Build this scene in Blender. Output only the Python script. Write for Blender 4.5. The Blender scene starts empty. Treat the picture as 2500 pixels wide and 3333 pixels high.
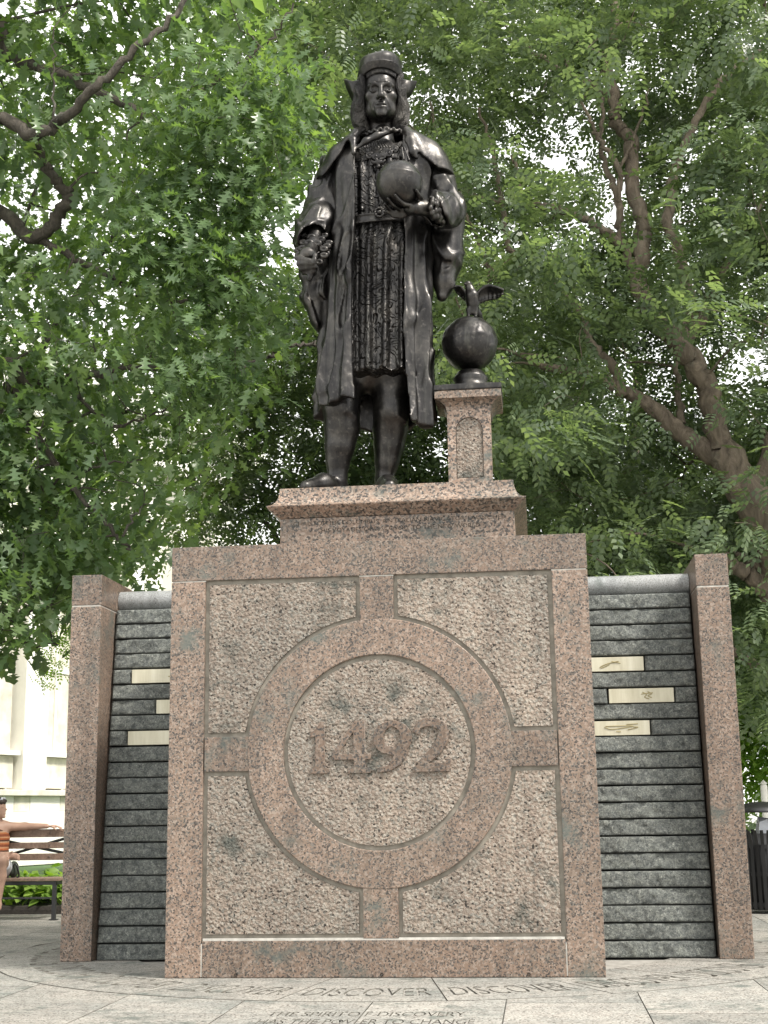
import bpy, bmesh, math, random
import numpy as np
from mathutils import Vector, Matrix
R_ = math.radians
rng = np.random.default_rng(7)
random.seed(7)
scene = bpy.context.scene
COL = scene.collection

# ------------------------------------------------------------------ camera
CAM = np.array([1.1683, -10.2553, 1.1636])
YAW, PITCH, ROLL, FPX = -0.106942, 0.213384, -0.015251, 4491.68      # focal length in photo pixels (2500 x 3333)
_F = np.array([math.sin(YAW)*math.cos(PITCH), math.cos(YAW)*math.cos(PITCH), math.sin(PITCH)])
_R0 = np.array([math.cos(YAW), -math.sin(YAW), 0.0]); _U0 = np.cross(_R0, _F)
_R = _R0*math.cos(ROLL) + _U0*math.sin(ROLL); _U = _U0*math.cos(ROLL) - _R0*math.sin(ROLL)
cd = bpy.data.cameras.new('camera'); cam = bpy.data.objects.new('camera', cd); COL.objects.link(cam)
cd.sensor_fit = 'VERTICAL'; cd.sensor_height = 24.0; cd.lens = FPX/3333*24.0
cd.clip_start = 0.1; cd.clip_end = 1000
M = Matrix(((_R[0], _U[0], -_F[0], CAM[0]), (_R[1], _U[1], -_F[1], CAM[1]), (_R[2], _U[2], -_F[2], CAM[2]), (0, 0, 0, 1)))
cam.matrix_world = M
scene.camera = cam

# ------------------------------------------------------------------ sky, sun, exposure
SUN_AZ, SUN_EL = R_(62), R_(52)                  # azimuth from -y (towards the camera side) round to +x
sdir = Vector((math.sin(SUN_AZ)*math.cos(SUN_EL), -math.cos(SUN_AZ)*math.cos(SUN_EL), math.sin(SUN_EL)))
w = bpy.data.worlds.new('World'); scene.world = w; w.use_nodes = True
nt = w.node_tree; nt.nodes.clear()
out = nt.nodes.new('ShaderNodeOutputWorld'); bg = nt.nodes.new('ShaderNodeBackground')
sky = nt.nodes.new('ShaderNodeTexSky'); sky.sky_type = 'NISHITA'; sky.sun_disc = False
sky.sun_elevation = SUN_EL; sky.sun_rotation = math.pi - SUN_AZ; sky.dust_density = 3.0; sky.air_density = 1.0
mixs = nt.nodes.new('ShaderNodeMix'); mixs.data_type = 'RGBA'
noi = nt.nodes.new('ShaderNodeTexNoise'); noi.inputs['Scale'].default_value = 2.2; noi.inputs['Detail'].default_value = 5
rmp = nt.nodes.new('ShaderNodeMapRange'); rmp.inputs['From Min'].default_value = .3; rmp.inputs['From Max'].default_value = .7
rmp.inputs['To Min'].default_value = .80; rmp.inputs['To Max'].default_value = .97
nt.links.new(noi.outputs['Fac'], rmp.inputs['Value']); nt.links.new(rmp.outputs[0], mixs.inputs['Factor'])
nt.links.new(sky.outputs['Color'], mixs.inputs['A']); mixs.inputs['B'].default_value = (10.9, 10.9, 10.5, 1)   # bright thin cloud deck
nt.links.new(mixs.outputs['Result'], bg.inputs['Color']); bg.inputs['Strength'].default_value = 0.10
nt.links.new(bg.outputs[0], out.inputs[0])
sl = bpy.data.lights.new('sun', 'SUN'); sl.energy = 2.8; sl.angle = R_(11); sl.color = (1.0, 0.95, 0.87)
so = bpy.data.objects.new('sun', sl); COL.objects.link(so); so.rotation_euler = sdir.to_track_quat('Z', 'Y').to_euler()
so.location = (20, -20, 30)
scene.view_settings.view_transform = 'Standard'; scene.view_settings.look = 'None'
scene.view_settings.exposure = 1.05; scene.view_settings.gamma = 1.0
scene.cycles.max_bounces = 8; scene.cycles.transparent_max_bounces = 6; scene.cycles.transmission_bounces = 6
scene.cycles.diffuse_bounces = 4; scene.cycles.glossy_bounces = 3
scene.cycles.use_adaptive_sampling = True

# ------------------------------------------------------------------ helpers
def ray(u, v): return _F + (u-1250)/FPX*_R - (v-1666.5)/FPX*_U
def aty(u, v, y):
    d = ray(u, v); return CAM + d*(y-CAM[1])/d[1]
def atz(u, v, z=0.0):
    d = ray(u, v); return CAM + d*(z-CAM[2])/d[2]
def proj(P):
    d = np.asarray(P, float)-CAM; zz = d@_F
    return 1250+FPX*(d@_R)/zz, 1666.5-FPX*(d@_U)/zz, zz
def tag(o, label=None, cat=None, group=None, kind=None):
    if label: o['label'] = label
    if cat: o['category'] = cat
    if group: o['group'] = group
    if kind: o['kind'] = kind
    return o
def empty(name, loc=(0, 0, 0), label=None, cat=None, group=None, kind=None, rz=0.0):
    o = bpy.data.objects.new(name, None); COL.objects.link(o); o.location = loc; o.rotation_euler = (0, 0, rz)
    o.empty_display_size = .1
    return tag(o, label, cat, group, kind)
def link(name, me, mat=None, parent=None, smooth=False, loc=None):
    if mat is not None and len(me.materials) == 0: me.materials.append(mat)
    o = bpy.data.objects.new(name, me); COL.objects.link(o)
    if parent is not None: o.parent = parent
    if loc is not None: o.location = loc
    if smooth: me.shade_smooth()
    return o
def npmesh(name, V, Q):
    """V (n,3), Q (m,k) faces of equal size"""
    V = np.asarray(V, np.float32); Q = np.asarray(Q, np.int32); m, k = Q.shape
    me = bpy.data.meshes.new(name); me.vertices.add(len(V)); me.vertices.foreach_set('co', V.ravel())
    me.loops.add(m*k); me.loops.foreach_set('vertex_index', Q.ravel())
    me.polygons.add(m); me.polygons.foreach_set('loop_start', np.arange(0, m*k, k, dtype=np.int32))
    me.polygons.foreach_set('loop_total', np.full(m, k, np.int32))
    me.update(calc_edges=True); me.validate(); return me
def pymesh(name, V, F):
    me = bpy.data.meshes.new(name); me.from_pydata([tuple(map(float, v)) for v in V], [], F); me.update(); return me
def bm_mesh(name, bm):
    me = bpy.data.meshes.new(name); bmesh.ops.recalc_face_normals(bm, faces=bm.faces); bm.to_mesh(me); bm.free(); return me
def bm_box(bm, x0, x1, y0, y1, z0, z1, bevel=0.0, seg=2):
    r = bmesh.ops.create_cube(bm, size=1.0)
    vs = r['verts']
    bmesh.ops.scale(bm, vec=(x1-x0, y1-y0, z1-z0), verts=vs); bmesh.ops.translate(bm, vec=((x0+x1)/2, (y0+y1)/2, (z0+z1)/2), verts=vs)
    if bevel > 0:
        es = list({e for v in vs for e in v.link_edges})
        bmesh.ops.bevel(bm, geom=es, offset=bevel, segments=seg, affect='EDGES', profile=.7)
def box(name, x0, x1, y0, y1, z0, z1, mat, parent=None, bevel=0.0, seg=2, off=(0, 0, 0)):
    bm = bmesh.new(); bm_box(bm, x0-off[0], x1-off[0], y0-off[1], y1-off[1], z0-off[2], z1-off[2], bevel, seg)
    return link(name, bm_mesh(name, bm), mat, parent)
def tube_arrays(path, rad, sides=8, cap=True):
    P = np.asarray(path, float); n = len(P); rad = np.broadcast_to(np.asarray(rad, float), (n,))
    T = np.gradient(P, axis=0); T /= np.linalg.norm(T, axis=1)[:, None]+1e-12
    up = np.array([0, 0, 1.0]) if abs(T[0][2]) < .9 else np.array([1.0, 0, 0])
    N = np.zeros_like(P); n0 = np.cross(T[0], up); n0 /= np.linalg.norm(n0); N[0] = n0
    for i in range(1, n):
        v = N[i-1]-T[i]*(N[i-1]@T[i]); N[i] = v/(np.linalg.norm(v)+1e-12)
    B = np.cross(T, N); a = np.arange(sides)*2*math.pi/sides
    V = P[:, None, :]+rad[:, None, None]*(np.cos(a)[None, :, None]*N[:, None, :]+np.sin(a)[None, :, None]*B[:, None, :])
    V = V.reshape(-1, 3); i = np.arange(n-1)[:, None]*sides; j = np.arange(sides)[None, :]; j2 = (j+1) % sides
    Q = np.stack([i+j, i+j2, i+sides+j2, i+sides+j], -1).reshape(-1, 4)
    return V, Q
def join_arrays(L):
    Vs, Qs, o = [], [], 0
    for V, Q in L:
        Vs.append(V); Qs.append(np.asarray(Q)+o); o += len(V)
    return np.concatenate(Vs), np.concatenate(Qs)
def catmull(P, n=6):
    P = np.asarray(P, float); Q = np.vstack([2*P[0]-P[1], P, 2*P[-1]-P[-2]]); o = []
    for i in range(1, len(Q)-2):
        p0, p1, p2, p3 = Q[i-1:i+3]
        for t in np.arange(n)/n:
            o.append(.5*((2*p1)+(-p0+p2)*t+(2*p0-5*p1+4*p2-p3)*t*t+(-p0+3*p1-3*p2+p3)*t**3))
    o.append(Q[-2]); return np.array(o)
def _hash(ix, iy, iz, s):
    h = (ix.astype(np.uint32)*np.uint32(374761393)+iy.astype(np.uint32)*np.uint32(668265263)+iz.astype(np.uint32)*np.uint32(2147483647)+np.uint32(s*974711+13))
    h = (h ^ (h >> np.uint32(13)))*np.uint32(1274126177); h = h ^ (h >> np.uint32(16)); h = h*np.uint32(2246822519)
    return ((h ^ (h >> np.uint32(15))) & np.uint32(0xFFFFFF)).astype(np.float32)/np.float32(0xFFFFFF)
def vnoise(x, y, z, s=0):
    x, y, z = np.broadcast_arrays(np.float32(x), np.float32(y), np.float32(z))
    ix, iy, iz = [np.floor(a).astype(np.int64) for a in (x, y, z)]
    fx, fy, fz = x-ix, y-iy, z-iz
    fx, fy, fz = [f*f*(3-2*f) for f in (fx, fy, fz)]
    ix, iy, iz = [(a+100000) for a in (ix, iy, iz)]
    r = 0
    for a in (0, 1):
        for b in (0, 1):
            for c in (0, 1):
                r = r + _hash(ix+a, iy+b, iz+c, s)*(fx if a else 1-fx)*(fy if b else 1-fy)*(fz if c else 1-fz)
    return r

# ------------------------------------------------------------------ materials
class NT:
    def __init__(s, name):
        s.m = bpy.data.materials.new(name); s.m.use_nodes = True; s.t = s.m.node_tree; s.t.nodes.clear()
        s.out = s.n('ShaderNodeOutputMaterial')
    def n(s, typ, **kw):
        nd = s.t.nodes.new(typ)
        for k, v in kw.items():
            if k.startswith('_'): setattr(nd, k[1:], v)
            else: s.set(nd, k.replace('__', ' '), v)
        return nd
    def set(s, nd, k, v):
        i = nd.inputs[k] if not isinstance(k, int) else nd.inputs[k]
        if isinstance(v, bpy.types.NodeSocket): s.t.links.new(v, i)
        else: i.default_value = v
    def ramp(s, fac, stops, interp='LINEAR'):
        r = s.n('ShaderNodeValToRGB'); r.color_ramp.interpolation = interp
        els = r.color_ramp.elements
        while len(els) < len(stops): els.new(.5)
        for e, (p, c) in zip(els, stops): e.position = p; e.color = (*c, 1)
        s.t.links.new(fac, r.inputs[0]); return r.outputs[0]
    def coords(s, rnd=True, scale=(1, 1, 1)):
        tc = s.n('ShaderNodeTexCoord'); v = tc.outputs['Object']
        if rnd:
            oi = s.n('ShaderNodeObjectInfo'); mu = s.n('ShaderNodeMath', _operation='MULTIPLY'); s.set(mu, 0, oi.outputs['Random']); s.set(mu, 1, 37.0)
            ad = s.n('ShaderNodeVectorMath', _operation='ADD'); s.set(ad, 0, v); s.t.links.new(mu.outputs[0], ad.inputs[1]); v = ad.outputs[0]
        if scale != (1, 1, 1):
            ml = s.n('ShaderNodeVectorMath', _operation='MULTIPLY'); s.set(ml, 0, v); s.set(ml, 1, scale); v = ml.outputs[0]
        return v
    def noise(s, v, sc, det=3, rough=.55, dist=0.0, o='Fac'):
        return s.n('ShaderNodeTexNoise', Vector=v, Scale=sc, Detail=det, Roughness=rough, Distortion=dist).outputs[o]
    def vor(s, v, sc, o='Color', feature='F1', rnd=1.0):
        return s.n('ShaderNodeTexVoronoi', _feature=feature, Vector=v, Scale=sc, Randomness=rnd).outputs[o]
    def mix(s, f, a, b, mode='MIX'):
        x = s.n('ShaderNodeMix', _data_type='RGBA', _blend_type=mode); s.set(x, 'Factor', f)
        for k, v in (('A', a), ('B', b)):
            s.set(x, k, (*v, 1) if isinstance(v, tuple) and len(v) == 3 else v)
        return x.outputs['Result']
    def math(s, op, a, b=0.0, clamp=False):
        x = s.n('ShaderNodeMath', _operation=op, _use_clamp=clamp); s.set(x, 0, a); s.set(x, 1, b); return x.outputs[0]
    def rng(s, v, a, b, c=0.0, d=1.0):
        x = s.n('ShaderNodeMapRange'); s.set(x, 'Value', v); s.set(x, 'From Min', a); s.set(x, 'From Max', b); s.set(x, 'To Min', c); s.set(x, 'To Max', d); return x.outputs[0]
    def bump(s, h, st=.3, d=.01, normal=None):
        b = s.n('ShaderNodeBump', Strength=st, Distance=d, Height=h)
        if normal is not None: s.set(b, 'Normal', normal)
        return b.outputs[0]
    def pbr(s, col, rough=.5, metal=0.0, normal=None, spec=None, **kw):
        p = s.n('ShaderNodeBsdfPrincipled'); s.set(p, 'Base Color', (*col, 1) if isinstance(col, tuple) and len(col) == 3 else col)
        s.set(p, 'Roughness', rough); s.set(p, 'Metallic', metal)
        if normal is not None: s.set(p, 'Normal', normal)
        if spec is not None: s.set(p, 'Specular IOR Level', spec)
        for k, v in kw.items(): s.set(p, k.replace('__', ' '), v)
        s.t.links.new(p.outputs[0], s.out.inputs[0]); return s.m
    def sepx(s, c):
        x = s.n('ShaderNodeSeparateColor'); s.set(x, 0, c); return x.outputs[0], x.outputs[1], x.outputs[2]

def granite(name, stops, cell=52, dark=.36, rough=.42, bump=0.0, bumpcell=45, stain=.25, spec=.4, fs=1.35):
    g = NT(name); v = g.coords()
    wob = g.noise(v, 60, 2, o='Color'); vv = g.mix(.012, v, wob, 'ADD') if False else v
    d = g.n('ShaderNodeVectorMath', _operation='SCALE'); g.set(d, 0, wob); g.set(d, 'Scale', .018)
    a = g.n('ShaderNodeVectorMath', _operation='ADD'); g.set(a, 0, v); g.set(a, 1, d.outputs[0]); vv = a.outputs[0]
    r, gg, b = g.sepx(g.vor(vv, cell))
    col = g.ramp(r, stops, 'CONSTANT')
    # dark biotite flakes, in drifting concentrations
    r2, g2, b2 = g.sepx(g.vor(vv, cell*fs))
    conc = g.noise(v, 3.0, 4, .6)
    th = g.rng(conc, .3, .72, dark*.6, dark*1.45)
    fl = g.math('LESS_THAN', r2, th)
    dk = g.ramp(g2, [(0, (.035, .032, .031)), (.4, (.075, .066, .06)), (.75, (.13, .108, .095))], 'CONSTANT')
    col = g.mix(g.math('MULTIPLY', fl, .92), col, dk)
    fine = g.noise(v, 160, 2)
    col = g.mix(.5, col, g.ramp(fine, [(.25, (.55, .55, .55)), (.75, (1.25, 1.25, 1.25))]), 'MULTIPLY')
    st = g.noise(v, 1.1, 5, .62)
    col = g.mix(1.0, col, g.ramp(st, [(.3, (1-stain, 1-stain*.85, 1-stain*.85)), (.6, (1.05, 1.03, 1.0))]), 'MULTIPLY')
    gr = g.math('MULTIPLY', g.rng(g.noise(v, 5.5, 5, .7), .47, .62, 0, .8), g.rng(g.noise(v, 1.9, 3), .50, .62, 0, 1))
    col = g.mix(gr, col, (.085, .10, .09))
    wst = g.noise(g.coords(True, (1, 1, .06)), 8, 5, .65)
    col = g.mix(1.0, col, g.ramp(wst, [(.34, (.80, .80, .80)), (.52, (1.0, 1.0, 1.0)), (.68, (1.07, 1.07, 1.06))]), 'MULTIPLY')
    oi = g.n('ShaderNodeObjectInfo'); rv = g.rng(oi.outputs['Random'], 0, 1, .88, 1.10)
    cc = g.n('ShaderNodeCombineColor'); [g.set(cc, i, rv) for i in range(3)]
    col = g.mix(1.0, col, cc.outputs[0], 'MULTIPLY')
    nrm = None
    if bump > 0:
        hd = g.vor(vv, bumpcell, 'Distance', 'SMOOTH_F1'); hn = g.noise(v, bumpcell*1.1, 4, .7)
        nrm = g.bump(g.math('ADD', g.math('MULTIPLY', hd, -1.2), hn), bump, .036)
    else:
        nrm = g.bump(fine, .06, .004)
    return g.pbr(col, rough, 0, nrm, spec)

PINK = [(0, (.205, .147, .113)), (.22, (.245, .182, .145)), (.45, (.170, .122, .095)), (.62, (.285, .226, .188)), (.8, (.21, .146, .112)), (.92, (.155, .136, .120))]
PLIN = [(p, (c[0]*1.28, c[1]*1.28, c[2]*1.28)) for p, c in PINK]
LITE = [(0, (.375, .308, .260)), (.22, (.42, .365, .316)), (.45, (.318, .262, .222)), (.62, (.46, .414, .365)), (.8, (.385, .313, .264)), (.92, (.275, .258, .232))]
PAVE = [(0, (.275, .266, .248)), (.25, (.318, .307, .286)), (.5, (.245, .238, .222)), (.7, (.355, .345, .322)), (.9, (.285, .262, .24))]
m_pink = granite('pink_polished_granite', PINK, 72, .27, .40)
m_rough = granite('pink_rough_granite', LITE, 60, .06, .80, bump=1.0, bumpcell=48, stain=.18, spec=.2)
m_plinth = granite('pink_plinth_granite', PLIN, 58, .30, .45, stain=.25, fs=1.05)
m_pave = granite('pale_paving_granite', PAVE, 75, .12, .7, bump=.25, bumpcell=70, stain=.26, spec=.25)
m_coping = granite('grey_coping_granite', [(0, (.25, .26, .265)), (.3, (.29, .30, .305)), (.6, (.22, .225, .23)), (.85, (.33, .34, .345))], 170, .08, .4, stain=.2)
def simple(name, col, rough=.6, metal=0.0, var=.25, sc=8, bump=0.0, bsc=60, spec=None):
    g = NT(name); v = g.coords(); n = g.noise(v, sc, 5, .6)
    c = g.mix(1.0, col, g.ramp(n, [(.3, (1-var,)*3), (.7, (1+var*.6,)*3)]), 'MULTIPLY')
    nr = g.bump(g.noise(v, bsc, 4, .6), bump, .01) if bump else None
    return g.pbr(c, rough, metal, nr, spec)
def m_slate_():
    g = NT('dark_rock_face'); v = g.coords()
    n = g.noise(v, 46, 8, .80, 1.2); c = g.ramp(n, [(.34, (.045, .050, .051)), (.46, (.115, .124, .122)), (.56, (.205, .214, .205)), (.70, (.46, .465, .44))])
    b = g.noise(v, 17, 5, .7, .5); c = g.mix(1.0, c, g.ramp(b, [(.32, (.62, .64, .65)), (.5, (1.15, 1.16, 1.13)), (.68, (1.6, 1.6, 1.5))]), 'MULTIPLY')
    return g.pbr(c, .72, 0, g.bump(g.math('ADD', n, b), .9, .03), .3)
m_slate = m_slate_()
m_slateback = simple('dark_joint', (.012, .013, .014), .9)
m_mortar = simple('pale_mortar', (.47, .45, .41), .9, var=.3, sc=20)
m_cut = simple('dark_in_cuts', (.15, .142, .122), .95, var=.4, sc=20)  # darker tone for letter cuts, slab edges and the inscription backing
m_gmortar = simple('green_grey_mortar', (.27, .245, .205), .9, var=.35, sc=14)
def m_bronze_(name, tex=0):
    g = NT(name); v = g.coords(False)
    n = g.noise(v, 3.2, 6, .65); n2 = g.noise(v, 22, 4, .6)
    c = g.ramp(n, [(.28, (.024, .023, .024)), (.5, (.047, .045, .044)), (.72, (.095, .088, .080))])
    c = g.mix(g.rng(n2, .56, .75, 0, .45), c, (.17, .155, .14))
    sk = g.noise(g.coords(False, (1, 1, .10)), 13, 5, .65); c = g.mix(g.rng(sk, .54, .70, 0, .40), c, (.125, .122, .108)); c = g.mix(g.rng(sk, .46, .34, 0, .5), c, (.018, .018, .02))
    ro = g.rng(g.noise(v, 6, 5, .7), .3, .7, .28, .46)
    h = g.math('MULTIPLY', n2, .35)
    if tex == 1:      # brocade: curling raised lines
        wv = g.math('SINE', g.math('MULTIPLY', g.noise(v, 4.6, 2, .45, .6), 46.0))
        h = g.math('ADD', h, g.rng(wv, -.35, .65))
        nr = g.bump(h, 1.0, .03)
    elif tex == 2:    # rough fur-like hem and hair
        h = g.noise(g.coords(False, (1, 1, .35)), 34, 5, .7); nr = g.bump(h, 1.0, .03)
    else: nr = g.bump(g.math('ADD', h, g.math('MULTIPLY', g.noise(v, 5, 3), .8)), .28, .02)
    return g.pbr(c, ro, .92, nr, .5)
m_bronze = m_bronze_('dark_bronze'); m_brocade = m_bronze_('brocade_bronze', 1); m_bhair = m_bronze_('hair_bronze', 2)
def m_brass_():
    g = NT('pale_brass'); v = g.coords(); n = g.noise(g.coords(True, (1, 1, .12)), 14, 5, .6)
    c = g.ramp(n, [(.3, (.44, .41, .30)), (.55, (.56, .53, .41)), (.75, (.63, .605, .49))])
    return g.pbr(c, .5, .12, g.bump(g.noise(v, 60, 2), .08, .005))
m_brass = m_brass_()
m_brassdk = simple('etched_brass', (.33, .28, .15), .5, .35)
m_black = simple('black_painted_steel', (.014, .014, .015), .38, var=.3, spec=.5)
m_wood = simple('weathered_bench_wood', (.20, .135, .098), .7, var=.4, sc=30, bump=.3)
m_soil = simple('dark_soil', (.035, .03, .025), .95, var=.5, sc=40, bump=.8)
m_lime = simple('pale_limestone', (.82, .80, .745), .85, var=.10, sc=1.2, bump=.2, bsc=12)
m_limedk = simple('weathered_limestone', (.68, .645, .55), .85, var=.3, sc=2.5, bump=.3, bsc=14)
m_tarmac = simple('grey_concrete', (.33, .325, .31), .9, var=.2, sc=1.5, bump=.2, bsc=40)
def bark(name, c0, c1, sc=9):
    g = NT(name); v = g.coords(True, (1, 1, .4)); n = g.noise(v, sc, 7, .7, .8)
    li = g.rng(g.noise(v, 2.6, 6, .7), .56, .66, 0, .32); c = g.mix(li, g.ramp(n, [(.3, c0), (.7, c1)]), (.26, .265, .215))
    return g.pbr(c, .9, 0, g.bump(n, 1.0, .06))
m_bark1 = bark('oak_bark', (.030, .026, .021), (.115, .098, .078), 12); m_bark2 = bark('reddish_bark', (.085, .066, .052), (.32, .255, .20), 7)
m_bark3 = bark('pale_bark', (.16, .13, .10), (.36, .31, .25), 6)
def leafmat(name, c0, c1, c2, trans=.38, tcol=(1.25, 1.35, .45), rough=.42):
    g = NT(name); geo = g.n('ShaderNodeNewGeometry'); v = g.coords(False)
    f = g.math('ADD', g.math('MULTIPLY', geo.outputs['Random Per Island'], .65), g.math('MULTIPLY', g.noise(v, .55, 3), .5))
    c = g.ramp(f, [(.15, c0), (.55, c1), (.95, c2)])
    p = g.n('ShaderNodeBsdfPrincipled'); g.set(p, 'Base Color', c); g.set(p, 'Roughness', rough); g.set(p, 'Specular IOR Level', .45)
    t = g.n('ShaderNodeBsdfTranslucent'); g.set(t, 'Color', g.mix(1.0, c, tcol, 'MULTIPLY'))
    mx = g.n('ShaderNodeMixShader'); g.set(mx, 0, trans); g.t.links.new(p.outputs[0], mx.inputs[1]); g.t.links.new(t.outputs[0], mx.inputs[2])
    g.t.links.new(mx.outputs[0], g.out.inputs[0]); return g.m
m_oak = leafmat('oak_leaf', (.076, .128, .066), (.128, .196, .098), (.195, .268, .128), .48, (1.42, 1.55, .50), .28)
m_leaf = leafmat('fine_leaf', (.105, .150, .096), (.160, .212, .135), (.225, .282, .172), .46, (1.36, 1.46, .64), .32)
m_leafd = leafmat('dark_leaf', (.085, .125, .078), (.130, .180, .108), (.180, .235, .130), .46, (1.4, 1.5, .60), .38)
m_leafb = leafmat('bright_leaf', (.13, .23, .045), (.21, .33, .065), (.30, .42, .10), .48, (1.4, 1.5, .5))
# ------------------------------------------------------------------ flat shapes with holes (stone plates, lettering)
def text_loops(txt, size=1.0, res=3, bold=0.0):
    """outlines of each glyph: list of (loops, advance centre x) with loops as (n,2) arrays"""
    out = []
    tmp = []
    cur = bpy.data.curves.new('t', 'FONT'); cur.body = txt; cur.size = size; cur.resolution_u = res; cur.offset = bold
    ob = bpy.data.objects.new('t', cur); COL.objects.link(ob)
    dg = bpy.context.evaluated_depsgraph_get(); dg.update()
    c2 = ob.evaluated_get(dg).to_curve(dg)
    loops = []
    for sp in c2.splines:
        pts = []
        if sp.type == 'BEZIER':
            bp = sp.bezier_points; n = len(bp)
            for i in range(n):
                a, b = bp[i], bp[(i+1) % n]
                straight = a.handle_right_type == 'VECTOR' and b.handle_left_type == 'VECTOR'
                k = 1 if straight else res
                p0, p1, p2, p3 = [np.array(q[:2]) for q in (a.co, a.handle_right, b.handle_left, b.co)]
                for t in np.arange(k)/k: pts.append((1-t)**3*p0+3*(1-t)**2*t*p1+3*(1-t)*t*t*p2+t**3*p3)
        else:
            for p in sp.points: pts.append(np.array(p.co[:2]))
        loops.append(np.array(pts))
    bpy.data.objects.remove(ob); bpy.data.curves.remove(cur)
    return loops
def plate(name, loops, thick, mat, parent=None, frame=None, bevel=0.0, side=None):
    """extruded 2-D figure, odd-even fill; frame(u,v,w) maps to the local 3-D point (w = out of the plate)"""
    cu = bpy.data.curves.new(name, 'CURVE'); cu.dimensions = '2D'; cu.fill_mode = 'BOTH'; cu.extrude = thick/2-bevel; cu.bevel_depth = bevel; cu.bevel_resolution = 1; cu.offset = -bevel
    for L in loops:
        sp = cu.splines.new('POLY'); sp.points.add(len(L)-1); sp.use_cyclic_u = True
        co = np.zeros((len(L), 4), np.float32); co[:, :2] = L; co[:, 3] = 1; sp.points.foreach_set('co', co.ravel())
    ob = bpy.data.objects.new(name, cu); COL.objects.link(ob)
    dg = bpy.context.evaluated_depsgraph_get(); dg.update()
    me = bpy.data.meshes.new_from_object(ob.evaluated_get(dg)); bpy.data.objects.remove(ob); bpy.data.curves.remove(cu)
    n = len(me.vertices); co = np.zeros(n*3, np.float32); me.vertices.foreach_get('co', co); co = co.reshape(-1, 3)
    if frame is not None:
        X = frame(co[:, 0], co[:, 1], co[:, 2]); co = np.stack([np.broadcast_to(np.float32(a), (n,)) for a in X], -1)
        me.vertices.foreach_set('co', np.ascontiguousarray(co, np.float32).ravel())
    bm = bmesh.new(); bm.from_mesh(me); bmesh.ops.recalc_face_normals(bm, faces=bm.faces); bm.to_mesh(me); bm.free(); me.name = name
    me.materials.clear(); me.update()
    if side is not None:                              # cut edges and letter walls take the darker side material
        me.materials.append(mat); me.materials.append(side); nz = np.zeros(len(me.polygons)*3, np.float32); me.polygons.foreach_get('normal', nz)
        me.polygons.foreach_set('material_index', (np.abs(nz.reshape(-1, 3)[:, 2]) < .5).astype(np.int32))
    return link(name, me, mat, parent)
def front(yf, th):            # plate in the x-z plane whose front face lies at y = yf
    return lambda u, v, w: (u, yf+th/2-w, v)
def arc(cx, cz, r, a0, a1, n=24):
    t = np.linspace(R_(a0), R_(a1), n); return np.stack([cx+r*np.cos(t), cz+r*np.sin(t)], -1)

# ------------------------------------------------------------------ ground
RC = np.array([0.0, 2.25])
bm = bmesh.new(); bmesh.ops.create_grid(bm, x_segments=2, y_segments=2, size=400)
g = link('plaza_ground', bm_mesh('plaza_ground', bm), m_tarmac, loc=(0, 0, -.080)); tag(g, kind='structure')
pav = empty('plaza_paving', (0, 0, 0), kind='structure')
m_joint = simple('paving_joint', (.30, .285, .26), .95, var=.3, sc=12)
box('joint_bed', -8, 8, -4.2, 8.2, -.075, -.012, m_joint, pav)
def r_in(a): return 2.12 if abs(a) < 36.2 else 2.36
for k in range(20):
    c = k*18-180 if k else 180
    c = (c+180) % 360-180
    a0, a1 = c-9+.10, c+9-.10
    A = np.linspace(a0, a1, 41); pt = lambda a, r: (RC[0]+r*math.sin(R_(a)), RC[1]-r*math.cos(R_(a)))
    loop = [pt(a, 3.485) for a in A]+[pt(a, r_in(a)) for a in A[::-1]]
    loops = [np.array(loop)]
    if abs(c) < 100:
        tl = text_loops('DISCOVER', 1.0, 3, .032); allp = np.concatenate(tl); x0, x1 = allp[:, 0].min(), allp[:, 0].max(); z0, z1 = allp[:, 1].min(), allp[:, 1].max()
        for L in tl:
            s = (L[:, 0]-x0)/(x1-x0)-.5; t = (L[:, 1]-z0)/(z1-z0)
            aa = c+s*15.6; rr = 3.225-t*.40
            loops.append(np.stack([RC[0]+rr*np.sin(np.radians(aa)), RC[1]-rr*np.cos(np.radians(aa))], -1))
    plate('ring_stone', loops, .050, m_pave, pav, lambda u, v, w: (u, v, w-.0245+.0005*math.sin(k)), side=m_cut)
plate('ring_bed', [np.array([(RC[0]+3.48*math.sin(a), RC[1]-3.48*math.cos(a)) for a in np.linspace(0, 2*math.pi, 96, endpoint=False)])], .006, m_tarmac, pav, lambda u, v, w: (u, v, w-.0445))
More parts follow.
